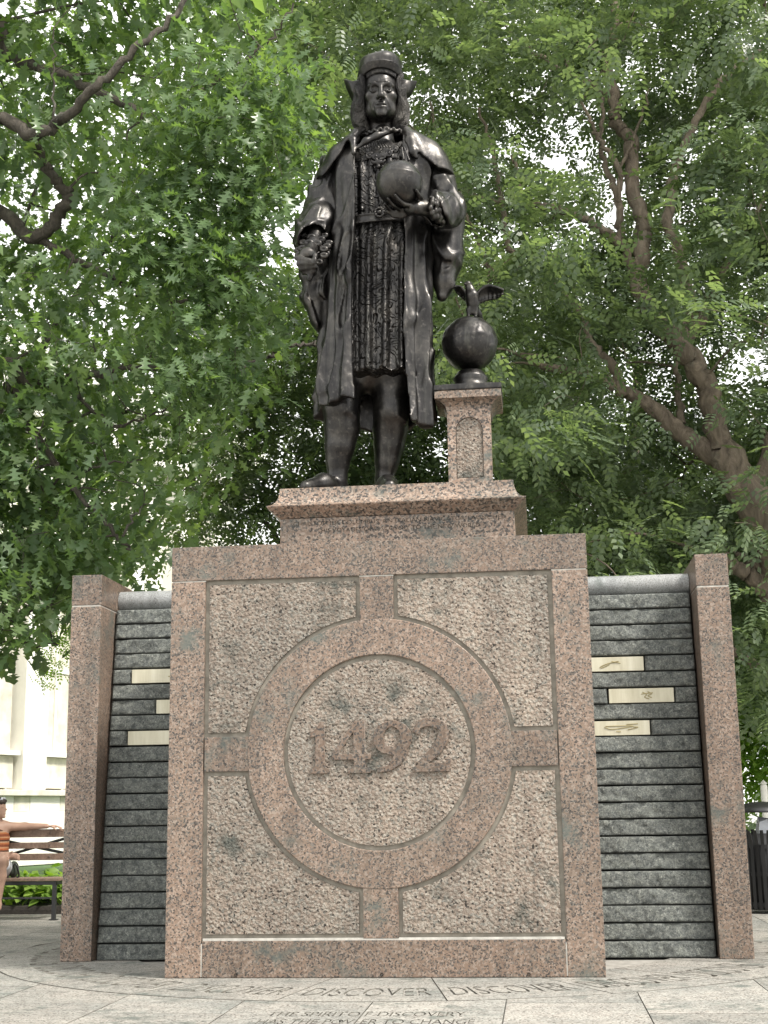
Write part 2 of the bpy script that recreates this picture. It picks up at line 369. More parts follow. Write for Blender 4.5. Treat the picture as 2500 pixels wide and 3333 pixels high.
# paving slabs: columns .83 m wide, cut round the ring
XJ = .085+.83*np.arange(-9, 10); ROWS = [-4.2, -3.02, -1.30, .02, 1.34, 2.66, 3.98, 5.3, 6.62, 7.94]
def edge(x, r=3.505):
    return RC[1]-math.sqrt(max(r*r-x*x, 0)) if abs(x) < r else None
gtext = [('THE SPIRIT OF DISCOVERY', aty, (872, 1515), (-1.68, -1.86)), ('HAS THE POWER TO CHANGE', aty, (838, 1545), (-1.98, -2.16))]
glyphs = []
for txt, _, (ua, ub), (yt, yb) in gtext:
    tl = text_loops(txt, 1.0, 3); ap = np.concatenate(tl); x0, x1 = ap[:, 0].min(), ap[:, 0].max(); z1 = ap[:, 1].max()
    vm = {-1.68: 3301, -1.98: 3325}[yt]; xa, xb = atz(ua, vm)[0], atz(ub, vm)[0]
    T = [np.stack([xa+(L[:, 0]-x0)/(x1-x0)*(xb-xa), yb+(L[:, 1]/z1)*(yt-yb)], -1) for L in tl]
    for L in T:                                       # nudge letters off the joints between slabs
        par = max((M_ for M_ in T if M_[:, 0].min() <= L[:, 0].min() and M_[:, 0].max() >= L[:, 0].max() and M_[:, 1].min() <= L[:, 1].min()+1e-6), key=lambda M_: np.ptp(M_[:, 0]))
        lo_, hi_ = par[:, 0].min(), par[:, 0].max(); sh_ = 0.0
        for xj in (.085-.83, .085, .085+.83):
            if lo_-.012 < xj < hi_+.012: sh_ = (xj-.014-hi_) if (lo_+hi_)/2 < xj else (xj+.014-lo_)
        glyphs.append(L+np.array([sh_, 0]))
for i in range(len(XJ)-1):
    xa, xb = XJ[i]+.004, XJ[i+1]-.004
    cuts = ROWS if i % 2 == 0 else [ROWS[0]]+[r-.45 for r in ROWS[2:]]+[7.94]
    if abs((xa+xb)/2-.085) < .9: cuts = [-4.2, -2.6]+[r for r in ROWS if r > -1.2]
    for j in range(len(cuts)-1):
        ya, yb = cuts[j]+.004, cuts[j+1]-.004
        xs = np.linspace(xa, xb, 13)
        ins = [(x-RC[0])**2+(y-RC[1])**2 < 3.505**2 for x in (xa, xb) for y in (ya, yb)]
        if all(ins): continue
        if not any(ins) and not (ya < RC[1]-3.505 < yb and abs((xa+xb)/2) < .45):
            if (xa < 0 < xb) and ya > -1.3 and yb < 5.8: continue
            L = np.array([(xa, ya), (xb, ya), (xb, yb), (xa, yb)])
        elif (ya+yb)/2 < RC[1]:
            if abs(xs).min() > 3.5: continue
            top = np.array([min(yb, edge(x) if edge(x) is not None else yb) for x in xs])
            if (top-ya).max() < .03: continue
            top = np.maximum(top, ya+.002)
            L = np.concatenate([np.array([(xa, ya), (xb, ya)]), np.stack([xs[::-1], top[::-1]], -1)])
        else:
            bot = np.array([max(ya, 2*RC[1]-edge(x) if edge(x) is not None else ya) for x in xs])
            if (yb-bot).max() < .03: continue
            bot = np.minimum(bot, yb-.002)
            L = np.concatenate([np.stack([xs, bot], -1), np.array([(xb, yb), (xa, yb)])])
        loops = [L]
        for gl in glyphs:
            cx, cy = gl.mean(0)
            if xa+.006 < gl[:, 0].min() and gl[:, 0].max() < xb-.006 and ya < cy < yb: loops.append(gl)
        dz = .0007*random.uniform(-1, 1)
        plate('paving_slab', loops, .022, m_pave, pav, lambda u, v, w: (u, v, w-.0115+dz), side=m_cut)

# ------------------------------------------------------------------ central granite block with the 1492 face
HW, H, ZJ, ZR, XS = 1.585, 3.179, 2.908, .259, 1.317
CZ, RO, RI, BW = 1.596, .985, .713, .128
mon = empty('granite_monument', (0, 0, 0), 'pink granite monument block carved with a ring and cross and the year 1492', 'monument')
box('core', -1.57, 1.57, .13, 3.62, .004, 3.165, m_pink, mon, .005)
box('backing', -1.56, 1.56, .034, .14, .006, 3.15, m_gmortar, mon)
B = .007
box('lintel', -HW, HW, 0, .24, ZJ+.004, H, m_pink, mon, B)
box('stile', -HW, -XS-.003, .0, .16, .002, ZJ-.004, m_pink, mon, B)
box('stile', XS+.003, HW, .0, .16, .002, ZJ-.004, m_pink, mon, B)
box('bottom_rail', -XS+.004, XS-.004, .002, .15, .003, ZR, m_pink, mon, B)
for x0, x1, z0, z1 in ((-HW+.01, -XS, ZJ-.004, ZJ+.004), (XS, HW-.01, ZJ-.004, ZJ+.004), (-XS-.004, -XS+.005, .01, ZR-.02), (XS-.005, XS+.004, .01, ZR-.02), (-XS+.01, XS-.01, ZR, ZR+.016), (-.13, .13, ZJ-.004, ZJ+.004)):
    box('mortar_joint', x0, x1, .0045, .12, z0, z1, m_mortar, mon)
gj = .010
box('cross_bar', -BW, BW, .001, .15, CZ+math.sqrt(RO*RO-BW*BW)-.01, ZJ-.006, m_pink, mon, .006)
box('cross_bar', -BW, BW, .001, .15, ZR+.012, CZ-math.sqrt(RO*RO-BW*BW)+.01, m_pink, mon, .006)
box('cross_bar', -XS+.006, -math.sqrt(RO*RO-BW*BW)+.01, .001, .15, CZ-BW, CZ+BW, m_pink, mon, .006)
box('cross_bar', math.sqrt(RO*RO-BW*BW)-.01, XS-.006, .001, .15, CZ-BW, CZ+BW, m_pink, mon, .006)
n_ = 128; pr = [(RO, .14), (RO, .003), (RO-.0025, -.0005), (RO-.007, -.0025), (RI+.007, -.0025), (RI+.0025, -.0005), (RI, .003), (RI, .14)]
V = [(r*math.cos(i*2*math.pi/n_), y, CZ+r*math.sin(i*2*math.pi/n_)) for r, y in pr for i in range(n_)]
F = [(k*n_+i, k*n_+(i+1) % n_, ((k+1) % 8)*n_+(i+1) % n_, ((k+1) % 8)*n_+i) for k in range(8) for i in range(n_)]
bm = bmesh.new(); bm.from_mesh(pymesh('carved_ring', V, F)); link('carved_ring', bm_mesh('carved_ring', bm), m_pink, mon)
G = .032
def spandrel(sx, sz):
    zi, zo = CZ+sz*(BW+G), (ZJ-G if sz > 0 else ZR+.016+.03)
    xi, xo = sx*(BW+G), sx*(XS-G)
    r = RO+G
    a0 = math.atan2(BW+G, math.sqrt(r*r-(BW+G)**2)); t = np.linspace(a0, math.pi/2-a0, 26)
    A = np.stack([sx*r*np.cos(t), CZ+sz*r*np.sin(t)], -1)
    L = np.concatenate([A, np.array([(xi, zo), (xo, zo), (xo, zi)])])
    return plate('rough_panel', [L], .10, m_rough, mon, front(.012, .10))
for sx in (-1, 1):
    for sz in (-1, 1): spandrel(sx, sz)
plate('rough_disc', [arc(0, CZ, RI-.034, 0, 357, 96)], .10, m_rough, mon, front(.012, .10))
m_digit = granite('brown_digit_granite', [(p, (c[0]*.8, c[1]*.78, c[2]*.76)) for p, c in PINK], 62, .30, .4)
# raised digits
def stroke(path, wid):
    P = np.asarray(path, float); T = np.gradient(P, axis=0); T /= np.linalg.norm(T, axis=1)[:, None]; N = np.stack([-T[:, 1], T[:, 0]], -1); w = np.asarray(wid)[:, None]/2
    return np.concatenate([P+N*w, (P-N*w)[::-1]])
def dig(name, loops, u0, u1, yf=-.006):
    a = aty(u0, 2528, 0.0); b = aty(u1, 2362, 0.0); zb, zt = CZ-.168+.012, CZ+.222
    L2 = [np.stack([a[0]+l[:, 0]*(b[0]-a[0]), zb+l[:, 1]*(zt-zb)], -1) for l in loops]
    return plate(name, L2, .05, m_digit, mon, front(yf, .05), .003)
dig('digit_one', [np.array([(.05, 0), (1, 0), (1, .085), (.80, .12), (.76, .2), (.76, 1.0), (.55, 1.0), (.30, .86), (.02, .78), (.02, .70), (.28, .72), (.28, .2), (.24, .12), (.05, .085)])], 1008, 1072)
dig('digit_four', [np.array([(.42, 0), (1.0, 0), (1.0, .075), (.87, .11), (.86, .26), (1.0, .26), (1.0, .37), (.86, .37), (.86, 1.0), (.60, 1.0), (.0, .38), (.0, .26), (.56, .26), (.56, .11), (.42, .075)]), np.array([(.56, .37), (.16, .37), (.56, .80)])], 1080, 1206)
t9 = np.linspace(0, 2*math.pi, 40, endpoint=False)
outer9 = np.stack([.50+.50*np.cos(np.linspace(R_(-42), R_(238), 40)), .66+.34*np.sin(np.linspace(R_(-42), R_(238), 40))], -1)
tail = np.array([(.42, .33), (.52, .325), (.50, .26), (.36, .13), (.10, .085), (.10, .0), (.42, .02), (.72, .16), (.93, .40)])
dig('digit_nine', [np.concatenate([outer9, tail[1:]]), np.stack([.49+.21*np.cos(t9), .68+.20*np.sin(t9)], -1)], 1216, 1340)
p2 = catmull([(.10, .74), (.18, .90), (.48, .955), (.78, .86), (.82, .68), (.66, .46), (.40, .27), (.16, .13)], 6)
w2 = np.interp(np.linspace(0, 1, len(p2)), [0, .12, .4, .6, 1], [.20, .15, .2, .3, .14])
dig('digit_two', [np.concatenate([stroke(p2, w2)])], 1345, 1466)
dig('digit_two_foot', [np.array([(.03, 0), (.95, 0), (1.0, .24), (.90, .24), (.84, .17), (.22, .17), (.03, .10)])], 1345, 1466, -.0075)
for u in (768, 1243, 1722):
    p = aty(u, 3173, 0); V, Q = tube_arrays([(p[0], -.004, .024), (p[0], .03, .024)], .012, 10); V2, Q2 = tube_arrays([(p[0], .02, .024), (p[0], .0, .024), (p[0], -.003, .024)], [.001, .0115, .009], 10)
    V, Q = join_arrays([(V, Q), (V2, Q2)]); link('weep_pipe', npmesh('weep_pipe', V, Q), m_black, mon)

# ------------------------------------------------------------------ flanking pillars
XA, XB, YP, HP, HJ = 2.512, 2.777, 1.163, 3.196, 2.926
for s, side in ((-1, 'on the oak side of the monument, beside the bench'), (1, 'on the waste bin side of the monument')):
    pl = empty('granite_pillar', (s*(XA+XB)/2, YP, 0), 'slim pink granite end pillar '+side, 'pillar', 'end pillars of the monument')
    x0, x1 = (-XB, -XA) if s < 0 else (XA, XB); of = (s*(XA+XB)/2, YP, 0)
    box('shaft', x0, x1, YP, 2.72, .001, HJ-.005, m_pink, pl, .009, off=of)
    box('cap_block', x0, x1, YP, 2.72, HJ+.005, HP, m_pink, pl, .009, off=of)
    box('mortar_joint', x0+.006, x1-.006, YP+.004, 2.71, HJ-.006, HJ+.006, m_mortar, pl, off=of)

# ------------------------------------------------------------------ dark battered walls of split-faced courses
def wall_y(z): return 1.295+.105*z
NC = 22; CH = 2.945/NC
def course(x0, x1, z0, seed, h=CH-.010):
    n = max(4, int((x1-x0)/.015)); zz_ = np.concatenate([[0, .003], np.linspace(.010, h-.010, 7), [h-.003, h]]); m = len(zz_)
    X, Z = np.meshgrid(np.linspace(x0, x1, n), zz_)
    e = np.minimum(np.minimum((X-x0)/.02, (x1-X)/.02), np.minimum(Z/.004, (h-Z)/.004)).clip(0, 1)
    nz = vnoise(X*7, Z*9, seed*3.1, 1)*.55+vnoise(X*19, Z*24, seed*1.7, 2)*.3+vnoise(X*45, Z*45, seed, 3)*.22
    nz = nz+.35*(vnoise(X*80, Z*90, seed, 5)-.5)
    Y = -(.014+.046*nz)*(.55+.45*e)-.016*(1-Z/h)
    V = np.stack([X, Y, Z], -1).reshape(-1, 3); i = np.arange(m-1)[:, None]*n+np.arange(n-1)[None, :]
    Q = np.stack([i, i+1, i+n+1, i+n], -1).reshape(-1, 4)
    # back ring
    bd = np.concatenate([np.arange(n), np.arange(2*n-1, m*n, n), np.arange(m*n-2, (m-1)*n-1, -1), np.arange((m-2)*n, 0, -n)])
    nb = len(bd); VB = V[bd].copy(); VB[:, 1] = .10; o = len(V)
    j = np.arange(nb); Q2 = np.stack([bd[j], o+j, o+(j+1) % nb, bd[(j+1) % nb]], -1)
    V = np.concatenate([V, VB]); Q = np.concatenate([Q, Q2])
    return npmesh('stone_course', V, Q)
def ribbon(pts, w, yoff):
    P = np.asarray(pts, float); T = np.gradient(P, axis=0); T /= np.linalg.norm(T, axis=1)[:, None]+1e-9; N = np.stack([-T[:, 1], T[:, 0]], -1)
    a, b = P+N*w/2, P-N*w/2; n = len(P)
    V = np.concatenate([np.c_[a[:, 0], np.full(n, yoff), a[:, 1]], np.c_[b[:, 0], np.full(n, yoff), b[:, 1]], np.c_[P[:, 0], np.full(n, yoff-.004), P[:, 1]]])
    i = np.arange(n-1); Q = np.concatenate([np.stack([i, i+1, 2*n+i+1, 2*n+i], -1), np.stack([2*n+i, 2*n+i+1, n+i+1, n+i], -1)])
    return V, Q
MARKS = {
 (-1, 4): [[(.45, .42), (.98, .82)], [(.47, .20), (.97, .62)], [(.66, .36), (.74, .28), (.84, .40)]],
 (-1, 8): [[(.60, .85), (.62, .70)], [(.58, .55), (.66, .62), (.60, .42), (.68, .38), (.60, .25)]],
 (-1, 6): [[(.82, .6), (.86, .45), (.83, .3)]],
 (1, 4): [[(.20, .22), (.24, .35), (.34, .52), (.42, .60), (.50, .62), (.58, .55)], [(.22, .18), (.30, .30), (.38, .46)], [(.42, .70), (.48, .66), (.55, .72)]],
 (1, 6): [[(.52, .75), (.58, .55), (.55, .35), (.62, .2)], [(.60, .78), (.66, .6), (.60, .45), (.66, .3)], [(.5, .6), (.68, .68)]],
 (1, 8): [[(.22, .58), (.34, .40), (.55, .50), (.72, .62), (.60, .66), (.24, .64)], [(.60, .76), (.80, .80)], [(.62, .34), (.80, .52), (.72, .56)], [(.42, .22), (.50, .20)]],
}
for s, side in ((-1, 'wall between the 1492 block and the pillar by the bench'), (1, 'wall between the 1492 block and the pillar by the waste bin')):
    wl = empty('dark_stone_wall', (s*2.03, 1.3, 0), 'dark split-faced stone course '+side, 'wall', 'dark fountain walls')
    x0, x1 = (-XA-.0+.004, -1.45) if s < 0 else (1.45, XA-.004)
    ofx = s*2.03
    # core behind the courses, battered
    V = [(x0-ofx+.002, wall_y(0)+.06-1.3, -.03), (x1-ofx-.002, wall_y(0)+.06-1.3, -.03), (x1-ofx-.002, 1.0, -.03), (x0-ofx+.002, 1.0, -.03), (x0-ofx+.002, wall_y(2.95)+.06-1.3, 2.95), (x1-ofx-.002, wall_y(2.95)+.06-1.3, 2.95), (x1-ofx-.002, 1.0, 2.95), (x0-ofx+.002, 1.0, 2.95)]
    link('wall_core', pymesh('wall_core', V, [(0, 1, 5, 4), (1, 2, 6, 5), (2, 3, 7, 6), (3, 0, 4, 7), (4, 5, 6, 7), (0, 3, 2, 1)]), m_slateback, wl)
    for r in range(NC):
        zt = 2.945-r*CH; zb = zt-CH+.005+random.uniform(-.002, .002); yw = wall_y(zb)+random.uniform(-.006, .006)
        segs = [(x0+.012, x1, 0)]
        if r in (4, 6, 8):
            if s < 0:
                xl = aty({4: 430, 6: 511, 8: 420}[r], 2160+r*20, yw-.03)[0]
                segs = [(x0+.012, xl-.014, 0), (xl, x1, 1)]
            else:
                xr = aty({4: 2099, 6: 2194, 8: 2112}[r], 2160+r*20, yw-.03)[0]; xl = aty(1981, 2260, yw)[0] if r == 6 else x0
                segs = ([(x0, xl-.014, 0)] if r == 6 else [])+[(xl, xr, 1), (xr+.014, x1-.012, 0)]
        else: segs = [(x0+(.012 if s < 0 else 0), x1-(.012 if s > 0 else 0), 0)]
        for a, b, pq in segs:
            if pq:
                pw = b-a if not (s < 0 or r != 6) else max(b-a, .5)
                p = box('brass_plaque', a, b, -.045, .05, .002, CH-.014, m_brass, None, .003); p.parent = wl; p.location = (-ofx, yw-1.3, zb)
                vis0, vis1 = (a, -1.60) if s < 0 else ((1.62, b) if r != 6 else (a, b))
                for mk in MARKS.get((s, r), []):
                    pp = catmull([(vis0+q[0]*(vis1-vis0), .01+q[1]*(CH-.03)) for q in mk], 4) if len(mk) > 2 else np.array([(vis0+q[0]*(vis1-vis0), .01+q[1]*(CH-.03)) for q in mk])
                    o = link('etched_mark', npmesh('etched_mark', *ribbon(pp, .009, -.0465)), m_brassdk, p)
            else:
                o = link('stone_course', course(a-ofx, b-ofx, 0, r+s*50+a), m_slate, wl); o.location = (0, yw-1.3, zb)
    # rounded coping
    P = [(x0-ofx, 1.72-1.3, 3.035), (x1-ofx, 1.72-1.3, 3.035)]; V, Q = tube_arrays(np.linspace(P[0], P[1], 12), .092, 24)
    me = npmesh('coping_roll', V, Q); link('coping_roll', me, m_coping, wl, True)
    box('drain_trough', x0+.01, x1, .2, wall_y(0)+.1, -.07, -.042, m_slate, wl, off=(ofx, 1.3, 0))

# ------------------------------------------------------------------ statue plinth
PX0, PX1, PY0, PY1, PT = -1.018, 1.042, 1.50, 3.45, 3.972
pcx = (PX0+PX1)/2
pth = empty('statue_plinth', (pcx, 2.45, H), 'pink granite plinth with flared cornice and cut inscription under the statue', 'plinth')
of = (pcx, 2.45, H)
box('inscribed_block', PX0, PX1, PY0+.012, PY1, H+.002, 3.70, m_plinth, pth, .004, off=of)
lines = [('CHRISTOPHER COLUMBUS, AN ITALIAN NAVIGATOR LAUNCHED', (954, 1648), 3.628, .036), ('HIS VOYAGES OF DISCOVERY TO THE NEW WORLD', (1046, 1562), 3.562, .036)]
loops = [np.array([(PX0+.012, H+.02), (PX1-.012, H+.02), (PX1-.012, 3.692), (PX0+.012, 3.692)])]
for txt, (ua, ub), z0, hh in lines:
    tl = text_loops(txt, 1.0, 2); ap = np.concatenate(tl); x0, x1 = ap[:, 0].min(), ap[:, 0].max(); zm = np.percentile(ap[:, 1], 99)
    xa, xb = aty(ua, 1710, 1.5)[0], aty(ub, 1690, 1.5)[0]
    for L in tl: loops.append(np.stack([xa+(L[:, 0]-x0)/(x1-x0)*(xb-xa), z0+L[:, 1]/zm*hh], -1))
plate('inscription_face', loops, .010, m_plinth, pth, lambda u, v, w: (u-of[0], PY0+.005-w-of[1], v-of[2]))
box('letter_bed', PX0+.05, PX1-.05, PY0+.0105, PY0+.05, 3.545, 3.68, m_cut, pth, off=of)
prof = [(0.002, 3.700), (.10, 3.782), (.106, 3.790), (.106, 3.797)]+[(.100*(1-math.sin(t*math.pi/2))**1.0+.002, 3.80+.168*(1-math.cos(t*math.pi/2))) for t in np.linspace(0.06, 1, 9)]+[(-.006, PT)]
V, F = [], []
for o_, z in prof:
    V += [(PX0-o_-of[0], PY0-o_-of[1], z-H), (PX1+o_-of[0], PY0-o_-of[1], z-H), (PX1+o_-of[0], PY1+o_-of[1], z-H), (PX0-o_-of[0], PY1+o_-of[1], z-H)]
for i in range(len(prof)-1):
    for j in range(4): F.append((i*4+j, i*4+(j+1) % 4, i*4+4+(j+1) % 4, i*4+4+j))
n = len(prof)*4; F += [(n-4, n-3, n-2, n-1), (3, 2, 1, 0)]
link('cornice', pymesh('cornice', V, F), m_plinth, pth)

# ------------------------------------------------------------------ small pedestal and its globe
GX, GY = .652, 2.205
ped = empty('globe_pedestal', (GX, GY, PT), 'small square granite pedestal with an arched panel beside the statue', 'pedestal')
box('shaft', -.193, .193, -.19, .19, .003, .86, m_plinth, ped, .004)
box('base', -.225, .225, -.225, .225, .002, .085, m_plinth, ped, .006)
a = arc(0, .60, .125, 0, 180, 18)
plate('arched_frame', [np.array([(-.2, .09), (.2, .09), (.2, .80), (-.2, .80)]), np.concatenate([np.array([(-.125, .15), (.125, .15)]), a])], .02, m_plinth, ped, front(-.216, .03))
plate('arched_panel', [np.concatenate([np.array([(-.118, .157), (.118, .157)]), arc(0, .60, .118, 0, 180, 18)])], .02, m_rough, ped, front(-.200, .02))
prof = [(.196, .79), (.206, .80), (.212, .83), (.24, .865), (.285, .885), (.305, .89), (.305, .955), (.30, .963)]
V, F = [], []
for h_, z in prof: V += [(-h_, -h_, z), (h_, -h_, z), (h_, h_, z), (-h_, h_, z)]
for i in range(len(prof)-1):
    for j in range(4): F.append((i*4+j, i*4+(j+1) % 4, i*4+4+(j+1) % 4, i*4+4+j))
n = len(prof)*4; F += [(n-4, n-3, n-2, n-1), (3, 2, 1, 0)]
link('moulded_cap', pymesh('moulded_cap', V, F), m_plinth, ped)
# ------------------------------------------------------------------ signed-distance sculpting (numpy) for the figures
def smin(a, b, k):
    if k <= 0: return np.minimum(a, b)
    h = np.maximum(k-np.abs(a-b), 0)/k; return np.minimum(a, b)-h*h*k*.25
def f_cap(a, b, ra, rb):
    a, b = np.float32(a), np.float32(b); d = b-a; L = float(d@d)+1e-12
    def fn(X, Y, Z):
        t = np.clip(((X-a[0])*d[0]+(Y-a[1])*d[1]+(Z-a[2])*d[2])/L, 0, 1)
        return np.sqrt((X-a[0]-t*d[0])**2+(Y-a[1]-t*d[1])**2+(Z-a[2]-t*d[2])**2)-(ra+(rb-ra)*t)
    r = max(ra, rb); return fn, np.minimum(a, b)-r, np.maximum(a, b)+r
def f_ell(c, r, Rm=None):
    c, r = np.float32(c), np.float32(r)
    def fn(X, Y, Z):
        x, y, z = X-c[0], Y-c[1], Z-c[2]
        if Rm is not None:
            x, y, z = [Rm[0][i]*x+Rm[1][i]*y+Rm[2][i]*z for i in range(3)]
        k0 = np.sqrt((x/r[0])**2+(y/r[1])**2+(z/r[2])**2); k1 = np.sqrt((x/r[0]**2)**2+(y/r[1]**2)**2+(z/r[2]**2)**2)+1e-6
        return k0*(k0-1)/k1
    m = max(r) if Rm is not None else r
    return fn, c-m, c+m
class SDF:
    def __init__(s, lo, hi, h):
        s.lo = np.array(lo, float); s.h = h; s.n = np.ceil((np.array(hi)-s.lo)/h).astype(int)+1
        s.ax = [np.float32(s.lo[i]+h*np.arange(s.n[i])) for i in range(3)]; s.D = np.full(s.n, 9.0, np.float32)
    def reg(s, lo, hi, pad):
        sl = []
        for i in range(3):
            a = int(max(0, math.floor((lo[i]-pad-s.lo[i])/s.h))); b = int(min(s.n[i], math.ceil((hi[i]+pad-s.lo[i])/s.h)+1)); sl.append(slice(a, max(a, b)))
        return tuple(sl)
    def xyz(s, sl): return s.ax[0][sl[0]][:, None, None], s.ax[1][sl[1]][None, :, None], s.ax[2][sl[2]][None, None, :]
    def add(s, prim, k=.02):
        fn, lo, hi = prim; sl = s.reg(lo, hi, k+3*s.h); s.D[sl] = smin(s.D[sl], fn(*s.xyz(sl)), k)
    def sub(s, prim, k=.01):
        fn, lo, hi = prim; sl = s.reg(lo, hi, k+3*s.h); s.D[sl] = -smin(-s.D[sl], fn(*s.xyz(sl)), k)
    def chain(s, pts, rad, k=.02, join=0.0):
        for i in range(len(pts)-1): s.add(f_cap(pts[i], pts[i+1], rad[i], rad[i+1]), k)
    def full(s, fn, mode='u', k=.02):
        d = fn(*s.xyz((slice(None),)*3))
        if mode == 'u': s.D = smin(s.D, d, k)
        elif mode == 'i': s.D = -smin(-s.D, -d, k)
        elif mode == 's': s.D = -smin(-s.D, d, k)
        elif mode == '+': s.D = s.D+d
        s.D = np.array(np.broadcast_to(s.D, tuple(s.n)), np.float32)
    def mesh(s):
        D = s.D.copy()
        for ax in range(3):
            for e in (0, -1):
                ix = [slice(None)]*3; ix[ax] = e; D[tuple(ix)] = np.maximum(D[tuple(ix)], 1e-4)
        S = D < 0; n = s.n-1
        c8 = [(i, j, k) for i in (0, 1) for j in (0, 1) for k in (0, 1)]
        cnt = sum(S[i:i+n[0], j:j+n[1], k:k+n[2]].astype(np.int8) for i, j, k in c8)
        act = np.argwhere((cnt > 0) & (cnt < 8)); idm = np.full(n, -1, np.int64); idm[tuple(act.T)] = np.arange(len(act))
        val = {c: D[act[:, 0]+c[0], act[:, 1]+c[1], act[:, 2]+c[2]] for c in c8}
        acc = np.zeros((len(act), 3)); num = np.zeros(len(act))
        for c in c8:
            for ax in range(3):
                if c[ax] == 0:
                    e = list(c); e[ax] = 1; e = tuple(e); a, b = val[c], val[e]; cr = (a < 0) != (b < 0)
                    t = np.where(cr, a/np.where(cr, a-b, 1), 0); p = np.array(c, float)[None]+np.zeros((len(act), 3)); p[:, ax] = t
                    acc += p*cr[:, None]; num += cr
        V = s.lo+(act+acc/num[:, None])*s.h; Q = []
        for ax in range(3):
            o1, o2 = [(1, 2), (2, 0), (0, 1)][ax]
            A = [slice(None)]*3; Bs = [slice(None)]*3; A[ax] = slice(0, -1); Bs[ax] = slice(1, None)
            d = S[tuple(A)].astype(np.int8)-S[tuple(Bs)].astype(np.int8)
            for sg in (1, -1):
                E_ = np.argwhere(d == sg); E_ = E_[(E_[:, o1] > 0) & (E_[:, o2] > 0) & (E_[:, o1] < s.n[o1]-1) & (E_[:, o2] < s.n[o2]-1)]
                q = []
                for u, v in ((1, 1), (0, 1), (0, 0), (1, 0)):
                    c = E_.copy(); c[:, o1] -= u; c[:, o2] -= v; q.append(idm[tuple(c.T)])
                q = np.stack(q, -1); Q.append(q if sg > 0 else q[:, ::-1])
        Q = np.concatenate(Q); Q = Q[(Q >= 0).all(1)]
        return V, Q
def sculpt(name, sdf, mat, parent, origin, relax=1, xf=None):
    V, Q = sdf.mesh()
    for _ in range(relax):       # light Laplacian smoothing
        A = np.zeros_like(V); C = np.zeros(len(V))
        for i in range(4):
            np.add.at(A, Q[:, i], V[Q[:, (i+1) % 4]]+V[Q[:, i-1]]); np.add.at(C, Q[:, i], 2)
        V = np.where(C[:, None] > 0, .5*V+.5*A/np.maximum(C, 1)[:, None], V)
    if xf is not None: V = xf(V)
    return link(name, npmesh(name, V-np.array(origin), Q), mat, parent, True)
def smooth_tab(zs, vals, w=.07):
    zs, vals = np.asarray(zs, float), np.asarray(vals, float); o = np.argsort(zs); zs, vals = zs[o], vals[o]
    g = np.linspace(zs[0]-.3, zs[-1]+.3, 600); f = np.interp(g, zs, vals); kw = max(1, int(w/(g[1]-g[0]))); k = np.hanning(2*kw+3); k /= k.sum()
    f = np.convolve(np.pad(f, kw+1, 'edge'), k, 'valid')
    return lambda z: np.interp(z, g, f).astype(np.float32)
def sstep(x, a, b):
    t = np.clip((x-a)/(b-a), 0, 1); return t*t*(3-2*t)
def ridge(n): return 1-np.abs(2*n-1)

# ------------------------------------------------------------------ bronze statue
SY = 2.15; DS = 2500/1659
def S(px, py, dy=0.0): return aty(px*DS, py*DS, SY+dy)
OR = np.array([-.36, SY, PT])
st = empty('bronze_statue', OR, 'tall dark bronze statue of a robed man in a cap holding a globe', 'statue')
rows = [(292, 774, 880, .20, .20), (312, 745, 905, .25, .24), (335, 716, 945, .30, .28), (365, 708, 950, .36, .31), (400, 712, 938, .385, .33), (450, 715, 932, .385, .33), (520, 714, 928, .39, .34), (600, 712, 928, .41, .36), (680, 710, 930, .43, .38), (760, 706, 930, .45, .40), (830, 701, 931, .46, .41), (880, 697, 932, .47, .42), (935, 695, 934, .475, .43), (980, 694, 935, .475, .43)]
zt = [S((a+b)/2, p)[2] for p, a, b, _, _ in rows]
T_cx = smooth_tab(zt, [(S(a, p)[0]+S(b, p)[0])/2 for p, a, b, _, _ in rows]); T_rx = smooth_tab(zt, [(S(b, p)[0]-S(a, p)[0])/2 for p, a, b, _, _ in rows])
T_rf = smooth_tab(zt, [r[3] for r in rows]); T_rb = smooth_tab(zt, [r[4] for r in rows])
PW = 2.35
def loft(X, Y, Z, off=0.0, fr=0.0):
    z = Z; cx, rx, rf, rb = T_cx(z), T_rx(z)-off, T_rf(z)-off-fr, T_rb(z)-off
    u = np.abs((X-cx)/rx); v = np.abs(Y-SY)/np.where(Y < SY, rf, rb)
    rho = (u**PW+v**PW)**(1/PW); return (rho-1)*np.minimum(rx, rf)*1.02
def front_y(x, z, off=0.0, fr=0.0):
    cx, rx, rf = float(T_cx(z)), float(T_rx(z))-off, float(T_rf(z))-off-fr
    u = min(abs((x-cx)/rx), .98); return SY-rf*(1-u**PW)**(1/PW)
def onfront(px, py, out=0.0, off=0.0, fr=0.0):
    y = 1.8
    for _ in range(6):
        P = aty(px*DS, py*DS, y); y = front_y(P[0], P[2], off, fr)-out
    return aty(px*DS, py*DS, y)
def edge_tab(L, dy=-.37):
    P = [S(a, p, dy) for p, a in L]; return smooth_tab([q[2] for q in P], [q[0] for q in P], .05)
XL = edge_tab([(286, 772), (300, 766), (327, 765), (400, 766), (500, 766), (534, 763), (630, 761), (723, 762), (792, 763), (856, 768), (930, 775)])
XR = edge_tab([(280, 868), (300, 868), (330, 867), (450, 870), (510, 874), (600, 873), (636, 875), (700, 872), (800, 877), (880, 886), (940, 890)])
zHL, zHR, zHB = S(735, 864, -.42)[2], S(915, 908, -.45)[2], S(830, 930, .40)[2]
zWaist = S(820, 462, -.38)[2]
